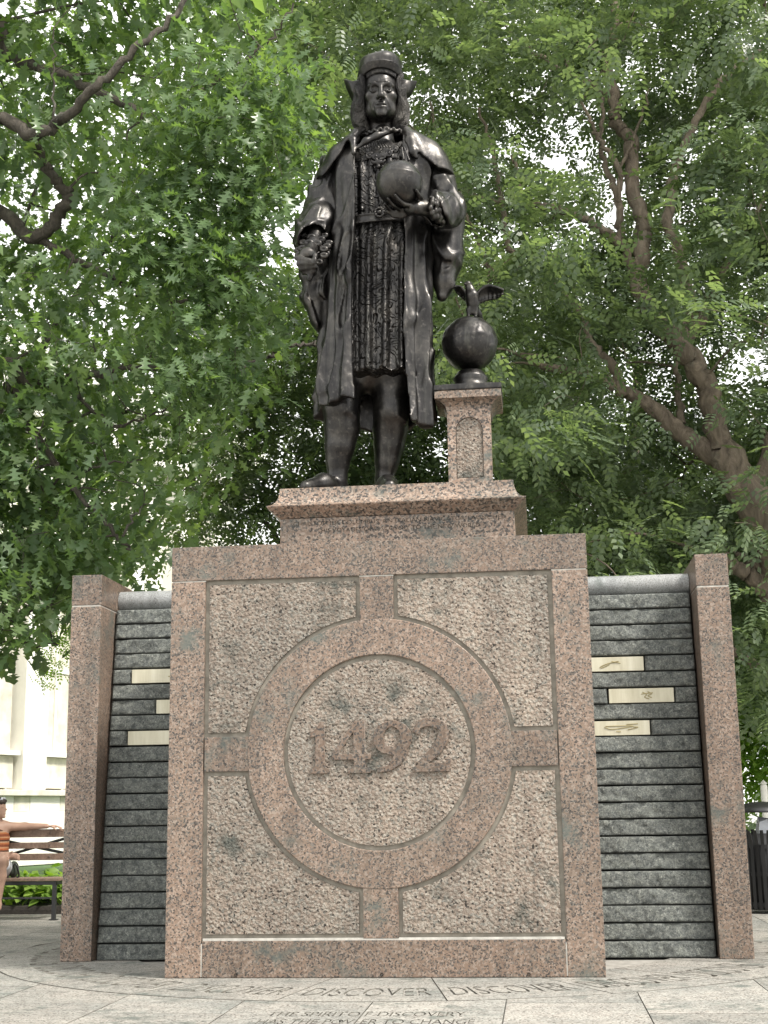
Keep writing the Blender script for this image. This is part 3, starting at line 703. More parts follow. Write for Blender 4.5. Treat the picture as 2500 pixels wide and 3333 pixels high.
# --- coat
lo, hi = (-1.02, SY-.62, 4.45), (.55, SY+.58, 7.95)
co = SDF(lo, hi, .015)
X, Y, Z = co.xyz((slice(None),)*3)
th = np.arctan2(X-T_cx(Z), -(Y-SY))
base = loft(X, Y, Z)
low = sstep(zWaist+.25-Z, 0, 1.6)
drift = .35*vnoise(th*1.1, Z*.55, 3.0, 4)
fold = .030*np.sin(11*(th+drift)+1.0)+.018*np.sin(23*(th+.6*drift)+.7)
crease = ridge(vnoise(X*3.2+Z*.9, Y*3.2, Z*.75, 11)); crease2 = ridge(vnoise(X*6.5-Z*1.6, Y*6, Z*1.9, 12))
outer = base+fold*(.25+.75*low)-.040*sstep(crease, .70, 1.0)*(.5+.5*low)-.022*sstep(crease2, .72, 1.0)+.012*vnoise(X*9, Y*9, Z*3, 13)
inner = base+.055
D = np.maximum(outer, -inner)
D = np.maximum(D, -(np.maximum(np.maximum(XL(Z)-X, X-XR(Z)), Y-(SY-.12))))          # open front
trim = np.minimum(np.abs(X-XL(Z)), np.abs(X-XR(Z)))
hem = np.where(X < (XL(Z)+XR(Z))/2, zHL, zHR); hb = sstep(Y, SY-.25, SY+.2); hem = hem*(1-hb)+zHB*hb+.02*np.sin(9*th)
fringe = sstep(hem+.36-Z, 0, .08)*(X < XL(Z))*(Y < SY)
D = D-.016*fringe*vnoise(X*26, Y*26, Z*22, 21)
D = np.maximum(D, hem-Z); D = np.maximum(D, Z-S(820, 303)[2])
co.D = np.array(np.broadcast_to(D, tuple(co.n)), np.float32)
sculpt('coat', co, m_bronze, st, OR, 1)
# --- tunic with pleats and belt
tu = SDF((-.72, SY-.52, 5.0), (.42, SY+.30, 7.75), .0135)
X, Y, Z = tu.xyz((slice(None),)*3)
base = loft(X, Y, Z, .055, .02)
bz = zWaist+.03*(X+.2); wc = np.exp(-((Z-bz)/.16)**2)
lowt = sstep(bz-Z, 0, .35)
ph = X*2*math.pi/.155+1.6*vnoise(X*2.2, 0.0, Z*.7, 31)*2
pl = .030*np.sin(ph)*lowt+.014*np.sin(2.1*ph+1.3)*lowt+.012*np.sin(X*2*math.pi/.09+2*vnoise(X*2, 0.0, Z, 32))*(1-lowt)
D = base+.035*wc+pl-.02*sstep(bz-Z, .1, 1.2)
thm = S(810, 797, -.40)[2]+.012*np.sin(X*40)
D = np.maximum(D, thm-Z); D = np.maximum(D, Z-S(820, 300, -.3)[2]); D = np.maximum(D, np.maximum(XL(Z)-.06-X, X-XR(Z)-.05))
tu.D = np.array(np.broadcast_to(D, tuple(tu.n)), np.float32)
sculpt('tunic', tu, m_brocade, st, OR, 0)
be = SDF((-.72, SY-.52, zWaist-.16), (.42, SY+.1, zWaist+.16), .0095)
X, Y, Z = be.xyz((slice(None),)*3); bz = zWaist+.03*(X+.2)
D = np.maximum(loft(X, Y, Z, .040, .022)+.012, np.abs(Z-bz)-.042); D = np.minimum(D, np.maximum(loft(X, Y, Z, .034, .016)+.012, np.abs(np.abs(Z-bz)-.036)-.009))
be.D = np.array(np.broadcast_to(D, tuple(be.n)), np.float32)
bk = onfront(820, 459, .03, .04, .02)
for i in range(10):
    a = i*math.pi/5; be.add(f_ell(bk+np.array([.042*math.cos(a), .0, .045*math.sin(a)]), (.016, .024, .016)), .005)
be.add(f_ell(bk+np.array([0, -.004, 0]), (.022, .026, .022)), .004)
sculpt('belt', be, m_bronze, st, OR, 0)
# --- chest: yoke, chain and pendant
ch = SDF((-.50, SY-.52, 6.95), (.30, SY+.12, 7.80), .0085)
def yoke(X, Y, Z):
    z0 = S(820, 336, -.36)[2]+.10*(X+.17)**2
    return np.maximum(np.maximum(np.maximum(loft(X, Y, Z, .045, .02)+.004, Z-S(820, 298, -.33)[2]), z0-Z), np.maximum(XL(Z)-X-.02, X-XR(Z)-.02))
ch.full(yoke, 'u', 0)
for i in range(13):
    px = 786+i*6.2; p0, p1 = onfront(px, 318, .004, .045, .02), onfront(812+(px-820)*.55, 300, .0, .045, .02); ch.add(f_cap(p1, p0, .007, .009), .006)
cp = [onfront(a, b, .018, .05, .02) for a, b in [(772, 319), (784, 327), (798, 335), (812, 338), (826, 337), (840, 331), (853, 322), (866, 314)]]
cp = catmull(cp, 3)
for i, p in enumerate(cp):
    if i % 3 == 0:
        for k in range(10):
            a = k*math.pi/5; ch.add(f_ell(p+np.array([.030*math.cos(a), 0, .030*math.sin(a)]), (.012,)*3), .006)
        ch.add(f_ell(p, (.016, .02, .016)), .004)
    else: ch.add(f_ell(p, (.018, .014, .012)), .005)
pn = onfront(818, 352, .02, .05, .02)
for dx, dz, r in ((0, 0, .03), (-.04, -.005, .02), (.04, -.005, .02), (0, -.045, .02), (-.02, .03, .016), (.02, .03, .016), (-.06, .01, .014), (.06, .01, .014)): ch.add(f_ell(pn+np.array([dx, -.01, dz]), (r, .025, r)), .008)
for a, b in (((868, 318), (872, 344)), ((872, 316), (884, 346))): ch.add(f_cap(onfront(*a, .015), onfront(*b, .03), .009, .011), .006)
sculpt('chest_chain', ch, m_bronze, st, OR, 0)
# --- shoulder cape with collar
ca = SDF((-.92, SY-.50, 6.95), (.70, SY+.50, 8.02), .012)
cl = [S(a, b, -.25) for a, b in [(640, 385), (687, 372), (695, 377), (719, 357), (736, 336), (748, 314), (774, 284)]]
cr = [S(a, b, -.25) for a, b in [(872, 280), (893, 326), (918, 345), (947, 362), (978, 360), (1010, 360)]]
zL = lambda x: np.interp(x, [p[0] for p in cl], [p[2] for p in cl]); zR = lambda x: np.interp(x, [p[0] for p in cr], [p[2] for p in cr])
rowsC = [(280, 786, 872), (292, 768, 886), (302, 752, 903), (314, 732, 928), (330, 713, 950), (350, 698, 967), (370, 688, 978), (395, 684, 984)]
zc = [S((a+b)/2, p)[2] for p, a, b in rowsC]; C_cx = smooth_tab(zc, [(S(a, p)[0]+S(b, p)[0])/2 for p, a, b in rowsC], .03); C_rx = smooth_tab(zc, [(S(b, p)[0]-S(a, p)[0])/2 for p, a, b in rowsC], .03)
def cape(X, Y, Z):
    cx, rx = C_cx(Z), C_rx(Z); ry = np.clip(.20+.9*(S(828, 285)[2]-Z), .20, .37)
    u = np.abs((X-cx)/rx); v = np.abs(Y-SY)/ry; rho = (u**2.4+v**2.4)**(1/2.4); d = (rho-1)*np.minimum(rx, ry)
    d = d+.012*np.sin(X*30+Z*9)*.5
    mid = .5*(cl[-1][0]+cr[0][0]); ze = np.where(X < mid, zL(X), zR(X)); ze = np.where((X > cl[-1][0]) & (X < cr[0][0]), 9.0, ze)
    ze = np.where(Y > SY+.05, np.minimum(ze, S(828, 352)[2]), ze)
    sh = np.maximum(d, -(d+.045)); return np.maximum(sh, ze-Z+.0)
ca.full(cape, 'u', 0)
for L in (cl[1:], cr[:-1]):
    for off, r in ((.030, .008), (.062, .007)):
        pass
for pts, rr in (([(783, 279, -.12), (768, 288, -.20), (763, 303, -.30), (764, 330, -.38)], [.035, .042, .036, .024]), ([(866, 276, -.12), (878, 284, -.20), (884, 304, -.30), (892, 328, -.33), (900, 340, -.33)], [.035, .042, .04, .034, .02]), ([(774, 318, -.36), (790, 305, -.34), (815, 293, -.30), (848, 283, -.24)], [.014, .032, .034, .02])):
    ca.chain([S(*p) for p in pts], rr, .03)
nk = S(829, 281, -.27)+np.array([0, .17, 0])
for i in range(40):
    a = i*2*math.pi/40; ca.add(f_ell(nk+np.array([.205*math.cos(a), .175*math.sin(a), (.012 if i % 2 else -.008)+.0*a]), (.019, .03, .019)), .008)
ca.add(f_cap(nk+np.array([0, .04, -.20]), nk+np.array([0, .03, -.13]), .20, .12), .02)
sculpt('shoulder_cape', ca, m_bronze, st, OR, 0)
# --- sleeves
def crinkle(sd, amp, f, seed, sx=1.0, sz=.45):
    def fn(X, Y, Z):
        a = ridge(vnoise(X*f*sx+Z*f*.35, Y*f*.6, Z*f*sz, seed)); b = ridge(vnoise(X*f*2.1*sx-Z*f*.8, Y*f, Z*f*.9, seed+1))
        return -amp*sstep(a, .62, 1.0)-.45*amp*sstep(b, .66, 1.0)+amp*.55*vnoise(X*f*1.3, Y*f, Z*f*.4, seed+2)
    sd.full(fn, '+')
sl_ = SDF((-1.16, SY-.72, 5.20), (-.46, SY+.34, 7.62), .0115)
sh0 = S(714, 352, .0)
sl_.chain([S(716, 366, .0), S(709, 400, .02), S(699, 440, .03)], [.12, .145, .165], .05)
sl_.chain([S(699, 440, .03), S(685, 483, -.14), S(673, 516, -.30)], [.165, .175, .145], .06)
sl_.chain([S(694, 470, .05), S(690, 560, .06), S(688, 640, .05), S(690, 692, .03)], [.20, .15, .125, .085], .06)
sl_.chain([S(660, 520, -.12), S(668, 590, -.05), S(680, 690, .0)], [.085, .085, .06], .06)
crinkle(sl_, .036, 4.6, 41)
sl_.sub(f_cap(S(671, 540, -.62), S(680, 500, -.12), .150, .115), .02)
sculpt('sleeve', sl_, m_bronze, st, OR, 1)
sr = SDF((.20, SY-.72, 5.45), (.86, SY+.36, 7.62), .0115)
sr.chain([S(944, 372, .0), S(953, 402, -.02), S(961, 445, -.05)], [.12, .145, .165], .05)
sr.chain([S(964, 450, -.08), S(955, 455, -.32), S(945, 455, -.42)], [.17, .155, .135], .06)
sr.chain([S(970, 460, .0), S(966, 540, .02), S(959, 610, .0), S(955, 640, -.02)], [.165, .155, .105, .065], .06)
sr.chain([S(978, 470, .10), S(970, 560, .10), S(962, 630, .04)], [.10, .09, .05], .05)
crinkle(sr, .036, 4.8, 51)
sr.sub(f_cap(S(915, 458, -.62), S(958, 462, -.34), .13, .105), .02)
sculpt('sleeve', sr, m_bronze, st, OR, 1)
cu = SDF((-1.10, SY-.85, 6.15), (-.45, SY-.05, 7.0), .0105); cv = SDF((.0, SY-.85, 6.4), (.55, SY-.05, 7.15), .0105)
for (px, py, dy, rad, b) in ((674, 548, -.44, .118, .036), (676, 540, -.36, .135, .036), (678, 530, -.28, .145, .034)):
    c = S(px, py, dy)
    for i in range(9):
        a = i*2*math.pi/9+dy*7; q_ = c+np.array([rad*math.cos(a), .016*math.sin(3*a), rad*.92*math.sin(a)]); cu.add(f_ell(q_, (b*1.35, b*.8, b*.95)), .008); cu.sub(f_ell(q_+np.array([0, -b*.8, -.004]), (b*.7, b*.5, b*.35)), .006)
for (px, py, dy, rad, b) in ((934, 450, -.56, .085, .030), (945, 453, -.50, .10, .032), (954, 455, -.44, .11, .032)):
    c = S(px, py, dy)
    for i in range(11):
        a = i*2*math.pi/11+px; cv.add(f_ell(c+np.array([.012*math.sin(3*a), rad*math.cos(a), rad*math.sin(a)]), (b*.8, b*1.1, b)), .010)
sculpt('ruffled_cuff', cu, m_bronze, st, OR, 0); sculpt('ruffled_cuff', cv, m_bronze, st, OR, 0)
# --- globe in the hand
GC = S(862, 397, -.66); GR = .212
gb = SDF(GC-.27, GC+.27, .0095); gb.add(f_ell(GC, (GR,)*3), 0)
gb.full(lambda X, Y, Z: -.0065*np.exp(-((Z-GC[2]-.045+.25*(X-GC[0])*.25)/.016)**2)-.004*vnoise(X*9, Y*9, Z*9, 61)*(Z > GC[2]), '+')
sculpt('held_globe', gb, m_bronze, st, OR, 1)
def onsph(px, py, extra=.02):
    d = ray(px*DS, py*DS); d = d/np.linalg.norm(d); o = CAM-GC; b = o@d; c = o@o-(GR+extra)**2; q = b*b-c
    if q < 0: return CAM+d*(-b)
    return CAM+d*(-b-math.sqrt(q))
# --- body: legs, neck and hands in one mesh with a core under the clothes
bo = SDF((-1.14, SY-.95, PT-.02), (.50, SY+.42, 7.75), .0145)
Lp = [S(752, 770, -.02), S(740, 850, -.10), S(737, 880, -.12), S(739, 925, -.06), S(734, 965, -.05), S(730, 997, -.03), S(729, 1028, -.02)]
bo.chain(Lp, [.19, .160, .162, .158, .132, .102, .090], .06)
an = np.array([Lp[-1][0], Lp[-1][1], PT+.13]); toe = S(660, 1051, -.46); toe[2] = PT+.055
bo.chain([Lp[-1], an], [.092, .098], .03); bo.chain([an+np.array([.02, .05, -.05]), an*.55+toe*.45+np.array([0, 0, .035]), toe], [.10, .092, .058], .06)
Rp = [S(846, 770, .08), S(845, 850, .03), S(845, 890, .04), S(843, 930, .12), S(840, 965, .14), S(836, 997, .15), S(831, 1034, .16)]
bo.chain(Rp, [.19, .162, .160, .155, .132, .104, .087], .06)
an2 = np.array([Rp[-1][0], Rp[-1][1], PT+.13]); toe2 = an2+np.array([.10, -.52, -.075])
bo.chain([Rp[-1], an2], [.088, .098], .03); bo.chain([an2+np.array([0, .06, -.05]), an2*.5+toe2*.5+np.array([0, 0, .03]), toe2], [.10, .09, .058], .06)
for Pk, r in ((Lp[2], .17), (Rp[2], .166)):
    for q in range(3):
        z = Pk[2]+.02-q*.06; bo.add(f_cap((Pk[0]+r*.45, Pk[1]-r*.72, z+.03), (Pk[0]+r*.85, Pk[1]-r*.30, z-.015), .022, .014), .04)
bo.chain([an+np.array([-.02, -.09, .05]), an+np.array([-.08, -.10, .02])], [.02, .016], .03)
bo.chain([np.array([-.18, SY, 5.3]), np.array([-.18, SY, 6.4]), np.array([-.17, SY, 7.2]), S(828, 290, .0)], [.24, .24, .25, .10], .1)
bo.chain([np.array([-.36, SY, 5.2]), np.array([-.18, SY, 5.5])], [.17, .2], .1); bo.chain([np.array([-.0, SY, 5.2]), np.array([-.18, SY, 5.5])], [.17, .2], .1)
# arms as cores reaching the hands
hl = S(668, 550, -.56); hr = S(900, 450, -.62)
bo.chain([np.array([-.5, SY, 7.1]), S(694, 445, .02), S(676, 530, -.36), hl], [.11, .10, .07, .06], .04)
bo.chain([np.array([.28, SY, 7.1]), S(970, 450, -.06), S(940, 452, -.46), hr], [.11, .10, .068, .06], .04)
# right hand of the figure: closed fist
bo.add(f_ell(S(664, 550, -.60), (.082, .075, .072)), .04)
for a, b, d0, d1 in (((641, 557), (669, 562), -.66, -.70), ((645, 570), (678, 568), -.66, -.70), ((650, 581), (681, 576), -.64, -.68), ((656, 589), (678, 586), -.61, -.65)):
    A, B_ = S(*a, d0), S(*b, d1); bo.add(f_cap(S(661, 556, -.60), A, .034, .026), .012); bo.add(f_cap(A, B_, .0255, .0215), .006)
    bo.add(f_cap(B_, B_+np.array([.0, .06, -.006]), .0215, .019), .006)
bo.chain([S(672, 545, -.60), S(681, 552, -.66), S(680, 561, -.71)], [.034, .028, .022], .012)
bo.chain([S(672, 590, -.62), S(668, 603, -.62)], [.035, .026], .01)
# left hand of the figure: fingers round the globe from below
palm = onsph(893, 449, .045); bo.add(f_ell(palm, (.095, .05, .062)), .04); bo.add(f_cap(palm, S(930, 449, -.54), .062, .055), .04)
for pts, r in (([(888, 443), (873, 441), (861, 432), (853, 421)], .0215), ([(886, 450), (867, 453), (849, 443), (838, 429)], .023), ([(886, 455), (864, 462), (844, 454), (832, 440)], .022), ([(888, 460), (866, 469), (848, 466), (836, 456)], .019)):
    P = [onsph(*q, .022) for q in pts]; bo.chain(P, [r*1.25, r*1.12, r, r*.8], .008)
P = [onsph(912, 437, .03), onsph(906, 424, .022), onsph(899, 411, .018)]; bo.chain([palm]+P, [.045, .032, .026, .018], .014)
bo.full(lambda X, Y, Z: PT+.001-Z+0*X+0*Y, 'i', 0)
sculpt('body', bo, m_bronze, st, OR, 1)
# --- head, hair and cap, in life-size units then enlarged
HS = 2.34; ta, yb_ = R_(9), R_(6)
Rx = np.array([[1, 0, 0], [0, math.cos(ta), -math.sin(ta)], [0, math.sin(ta), math.cos(ta)]]); Rz = np.array([[math.cos(yb_), -math.sin(yb_), 0], [math.sin(yb_), math.cos(yb_), 0], [0, 0, 1]])
RH = Rz@Rx; HO = S(822.5, 190, -.25)-HS*(RH@np.array([0, -.093, .002]))
xfh = lambda V: HO+HS*(V@RH.T)
hd = SDF((-.10, -.145, -.22), (.10, .13, .15), .0026)
hd.add(f_ell((0, .015, .045), (.073, .095, .082)), 0); hd.add(f_ell((0, -.022, -.020), (.0645, .072, .092)), .03); hd.add(f_ell((0, -.038, -.072), (.050, .052, .044)), .03)
hd.add(f_cap((0, .02, -.06), (0, .032, -.21), .053, .054), .015)
for s in (-1, 1):
    hd.add(f_ell((s*.044, -.062, -.022), (.022, .022, .018)), .02); hd.add(f_ell((s*.047, -.03, -.075), (.014, .03, .02)), .02)
hd.add(f_ell((0, -.086, -.103), (.021, .017, .017)), .018); hd.add(f_ell((0, -.076, -.066), (.034, .026, .028)), .02)
for s in (-1, 1):
    hd.sub(f_ell((s*.032, -.100, .000), (.021, .019, .0135)), .014)
    hd.add(f_cap((s*.049, -.072, .0195), (s*.030, -.0885, .0235), .0075, .0085), .010); hd.add(f_cap((s*.030, -.0885, .0235), (s*.010, -.093, .0175), .0085, .0075), .010)
    hd.add(f_ell((s*.032, -.0770, .001), (.0158, .0150, .0150)), .001)
    for z0, zm, r in ((.0015, .0145, .0026), (-.0030, -.0112, .0022)):
        c = [(s*.047, -.079, z0), (s*.040, -.0885, zm*.85), (s*.031, -.0915, zm), (s*.022, -.0885, zm*.8), (s*.0155, -.0855, z0*.6)]; hd.chain([np.array(p) for p in c], [r]*5, .003)
    hd.sub(f_ell((s*.0330, -.0925, .001), (.0082, .0075, .0082)), .001)
hd.add(f_cap((0, -.092, .018), (0, -.1175, -.034), .0082, .0110), .011); hd.add(f_ell((0, -.1185, -.0385), (.0125, .0115, .0105)), .008)
for s in (-1, 1):
    hd.add(f_ell((s*.0145, -.104, -.0415), (.0085, .011, .0085)), .006); hd.sub(f_ell((s*.007, -.112, -.0485), (.0042, .005, .0035)), .002)
    hd.sub(f_cap((s*.0200, -.1035, -.042), (s*.0335, -.0895, -.079), .0028, .0036), .009)
hd.chain([np.array(p) for p in ((-.0245, -.0885, -.0735), (-.010, -.1000, -.0660), (0, -.1015, -.0670), (.010, -.1000, -.0660), (.0245, -.0885, -.0735))], [.0032, .0050, .0048, .0050, .0032], .004)
hd.chain([np.array(p) for p in ((-.020, -.0900, -.0770), (0, -.0995, -.0780), (.020, -.0900, -.0770))], [.0038, .0072, .0038], .004)
hd.chain([np.array((-.006, -.097, -.052)), np.array((-.006, -.0995, -.061))], [.0022, .0026], .003); hd.chain([np.array((.006, -.097, -.052)), np.array((.006, -.0995, -.061))], [.0022, .0026], .003)
hd.sub(f_cap((-.024, -.0955, -.0728), (0, -.1062, -.0718), .0018, .0020), .003); hd.sub(f_cap((0, -.1062, -.0718), (.024, -.0955, -.0728), .0020, .0018), .003)
for z in (.036, .046): hd.sub(f_cap((-.03, -.0885, z), (.03, -.0885, z+.002), .0016, .0016), .006)
sculpt('head', hd, m_bronze, st, OR, 1, xfh)
ha = SDF((-.155, -.125, -.175), (.155, .16, .12), .0042)
ha.add(f_ell((0, .078, -.015), (.092, .064, .115)), 0)
for s in (-1, 1):
    w_ = 1.06 if s < 0 else .97
    ha.chain([np.array((s*.080, -.028, .068)), np.array((s*.079*w_, -.022, .015)), np.array((s*.086*w_, -.010, -.05)), np.array((s*.084*w_, .0, -.100)), np.array((s*.066*w_, .010, -.138))], [.018, .020, .024, .027, .020], .03)
    ha.chain([np.array((s*.072, .03, .05)), np.array((s*.084*w_, .03, -.06)), np.array((s*.070, .04, -.132))], [.024, .028, .028], .03)
for i in range(27):
    t = (i-13)/13; ha.add(f_cap((t*.056, -.070+.025*t*t, .096), (t*.060+.003, -.0785+.030*t*t, .080-.002*(i % 3)-.016*t*t), .006, .003), .010)
ha.full(lambda X, Y, Z: .0050*sstep(np.abs(X)+2*np.maximum(Y, 0), .055, .08)*np.sin(np.arctan2(X, -(Y-.03))*20+2.6*np.sin(Z*36+np.sign(X))), '+')
ha.sub(f_ell((0, -.055, -.03), (.071, .085, .098)), .006)
sculpt('hair', ha, m_bhair, st, OR, 0, xfh)
ht = SDF((-.13, -.135, .00), (.13, .155, .195), .0032)
def hat(X, Y, Z):
    y = Y-.018
    rx = np.interp(Z, [.0, .066, .10, .125, .15], [.084, .0865, .0895, .0915, .0905]); ry = rx*1.17
    rho = np.sqrt((X/rx)**2+(y/ry)**2); d = (rho-1)*rx
    zt_ = .160+.024*(1-np.clip(rho, 0, 1)**2.2)+.004*np.sin(X*40)-.10*np.clip(y, 0, .1)
    body = -smin(-d, -(Z-zt_), .022); zb_ = .050+.040*np.clip(-y/ry, -1, 1); body = np.maximum(body, zb_+.004-Z)
    bw = .004+.010*np.clip((Z-zb_)/.036, 0, 1); band = np.maximum(np.maximum(d-bw, zb_-Z), Z-zb_-.031)
    return smin(body, band, .004)
ht.full(hat, 'u', 0)
sculpt('cap', ht, m_bronze, st, OR, 0, xfh)
for s in (-1, 1):
    q = [(s*.092, -.035, .060), (s*.118, -.010, .064), (s*.149, .012, .082 if s < 0 else .070), (s*.140, .024, .050), (s*.116, .03, -.005 if s < 0 else .01), (s*.094, .02, -.022), (s*.088, .05, .03)]
    bm = bmesh.new(); vs = [bm.verts.new(xfh(np.array([p]))[0]-OR) for p in q]; bm.faces.new([vs[0], vs[1], vs[5]]); bm.faces.new([vs[1], vs[2], vs[3]]); bm.faces.new([vs[1], vs[3], vs[4], vs[5]]); bm.faces.new([vs[0], vs[5], vs[6]])
    bmesh.ops.recalc_face_normals(bm, faces=bm.faces); bmesh.ops.solidify(bm, geom=bm.faces[:], thickness=.024); me = bm_mesh('cap_flap', bm)
    o = link('cap_flap', me, m_bronze, st, True)

# ------------------------------------------------------------------ bronze globe with an eagle on the small pedestal
GO = np.array([GX, GY, PT+.963])
gl = empty('eagle_globe', GO, 'bronze globe on a square plate with an eagle perched on top', 'sculpture')
box('base_plate', -.312, .312, -.312, .312, .002, .055, m_bronze, gl, .012)
box('step_plate', -.235, .235, -.235, .235, .055, .082, m_bronze, gl, .010)
gc = np.array([GX+.018, GY, 0]); gc[2] = aty(1533, 1120, GY)[2]
cz = gc[2]-GO[2]
prof = [(.0, .08), (.165, .08), (.17, .10), (.155, .125), (.15, .16), (.165, .19), (.15, .215), (.12, .26)]
V = []; n = 32
for r, z in prof: V += [(.018+r*math.cos(i*2*math.pi/n), r*math.sin(i*2*math.pi/n), z) for i in range(n)]
F = [(k*n+i, k*n+(i+1) % n, (k+1)*n+(i+1) % n, (k+1)*n+i) for k in range(len(prof)-1) for i in range(n)]
link('globe_collar', pymesh('globe_collar', V, F), m_bronze, gl, True)
g2 = SDF(gc-.31, gc+.31, .011); g2.add(f_ell(gc, (.262,)*3), 0)
g2.full(lambda X, Y, Z: -.005*(vnoise(X*14, Y*14, Z*14, 71) > .52)*(Z > gc[2]+.03)-.006*np.exp(-((Z-gc[2]-.02)/.02)**2), '+'); sculpt('globe', g2, m_bronze, gl, GO, 2)
def E_(zx, zy, dy=0.0): return aty(1440+zx*240/1327, 900+zy*240/1327, GY+dy)
eg = SDF(np.array([.35, GY-.32, gc[2]+.22]), np.array([1.10, GY+.30, gc[2]+.80]), .0072)
eg.chain([E_(545, 640), E_(545, 480), E_(535, 350, -.02), E_(490, 210, -.02), E_(465, 150, -.03)], [.034, .058, .060, .036, .028], .03)
eg.add(f_ell(E_(462, 132, -.035), (.030, .034, .026)), .015); eg.chain([E_(435, 118, -.05), E_(405, 132, -.06), E_(402, 150, -.055)], [.014, .010, .004], .008)
eg.chain([E_(470, 600, -.02), E_(470, 720, -.02)], [.026, .014], .02); eg.chain([E_(590, 600), E_(600, 730)], [.026, .014], .02)
for dx in (-12, 0, 12):
    eg.add(f_cap(E_(470, 715, -.02), E_(470+dx, 735, -.07), .010, .007), .006); eg.add(f_cap(E_(600, 720, 0), E_(600+dx, 740, -.05), .010, .007), .006)
eg.chain([E_(560, 560, .06), E_(640, 680, .12), E_(700, 760, .16)], [.05, .035, .02], .03)
sculpt('eagle_body', eg, m_bronze, gl, GO, 0)
def wing(pts_top, pts_bot, name):
    A = np.array([E_(*p) for p in pts_top]); Bm = np.array([E_(*p) for p in pts_bot]); A = catmull(A, 5); Bm = catmull(Bm, 5); n = len(A); m = 9
    t = np.linspace(0, 1, m)[None, :, None]; Pm = A[:, None]*(1-t)+Bm[:, None]*t
    Pm[:, :, 1] += (.035*np.sin(np.pi*t[..., 0])+.010*np.cos(np.arange(n)[:, None]*2.1)*t[..., 0])
    Vv = Pm.reshape(-1, 3)-GO; i = np.arange(n-1)[:, None]*m+np.arange(m-1)[None]; Q = np.stack([i, i+1, i+m+1, i+m], -1).reshape(-1, 4)
    bm = bmesh.new(); bm.from_mesh(npmesh('w', Vv, Q)); bmesh.ops.solidify(bm, geom=bm.faces[:], thickness=.016); return link(name, bm_mesh(name, bm), m_bronze, gl, True)
wing([(630, 300, .02), (720, 200, .02), (830, 155, .01), (960, 185, -.02), (1095, 245, -.05)], [(640, 470, .06), (730, 440, .08), (830, 410, .08), (960, 390, .04), (1075, 300, -.03)], 'wing')
wing([(440, 310, .02), (400, 230, .02), (330, 165, .0), (260, 150, -.04), (205, 165, -.08)], [(440, 480, .06), (400, 440, .08), (330, 380, .08), (250, 300, .04), (190, 215, -.06)], 'wing')
# ------------------------------------------------------------------ foliage tools
def leaf_template(kind):
    if kind == 'oak':
        o = [(0, .006), (.14, .012), (.20, .05), (.31, .21), (.335, .065), (.42, .075), (.57, .33), (.585, .10), (.66, .10), (.82, .27), (.80, .085), (.90, .085), (.99, .10), (.95, .03), (1.06, 0)]
    elif kind == 'oaklow':
        o = [(0, .012), (.20, .04), (.33, .22), (.40, .07), (.60, .32), (.68, .09), (.88, .22), (1.04, 0)]
    elif kind == 'oakmin':
        o = [(0, .02), (.33, .22), (.42, .10), (.62, .31), (1.02, .01)]
    elif kind == 'oval2':
        o = [(0, .03), (.45, .24), (1, .02)]
    else:
        o = [(0, .0), (.3, .21), (.62, .19), (1, 0)]
    V, Q = [], []
    for x, w in o:
        dz = -.18*x*x
        V += [(x, 0, dz), (x, w, dz+.22*w), (x, -w, dz+.22*w)]
    for i in range(len(o)-1):
        a, b = i*3, i*3+3; Q += [(a, b, b+1, a+1), (a, a+2, b+2, b)]
    return np.array(V), np.array(Q)
def spray_template():
    """one pinnate leaf: nine leaflets on a drooping stalk"""
    V, Q = [], []
    for i in range(9):
        x = .22+.19*(i//2) if i < 8 else .98; s = (1 if i % 2 else -1) if i < 8 else 0
        z = -.25*x*x; L, W = .27, .080
        d = np.array([.55 if s else 1.0, s*.83, -.12]); d /= np.linalg.norm(d); n = np.array([-d[1], d[0], 0]); n /= np.linalg.norm(n); p = np.array([x, 0, z])
        o = len(V); V += [p, p+d*L*.45+n*W+np.array([0, 0, .02]), p+d*L, p+d*L*.45-n*W+np.array([0, 0, .02])]; Q.append((o, o+1, o+2, o+3))
    return np.array(V), np.array(Q)
def frames(n, outward, droop=.45, spread=.8):
    d = outward*1.0+rng.normal(0, spread, (n, 3))*np.array([1, 1, .6]); d[:, 2] -= droop; d /= np.linalg.norm(d, axis=1)[:, None]
    up = np.array([0, 0, 1.0])+rng.normal(0, .45, (n, 3)); s = np.cross(up, d); s /= np.linalg.norm(s, axis=1)[:, None]; nn = np.cross(d, s)
    return np.stack([d, s, nn], -1)      # columns
def scatter(P, Rm, sc, tmpl):
    V, Q = tmpl; n = len(P); m = len(V)
    W = np.einsum('nij,mj->nmi', Rm, V)*sc[:, None, None]+P[:, None]
    return W.reshape(-1, 3), (Q[None]+(np.arange(n)*m)[:, None, None]).reshape(-1, Q.shape[1])
def inpoly(pt, poly):
    x, y = pt; c = False; n = len(poly)
    for i in range(n):
        x1, y1 = poly[i]; x2, y2 = poly[i-1]
        if (y1 > y) != (y2 > y) and x < (x2-x1)*(y-y1)/(y2-y1)+x1: c = not c
    return c
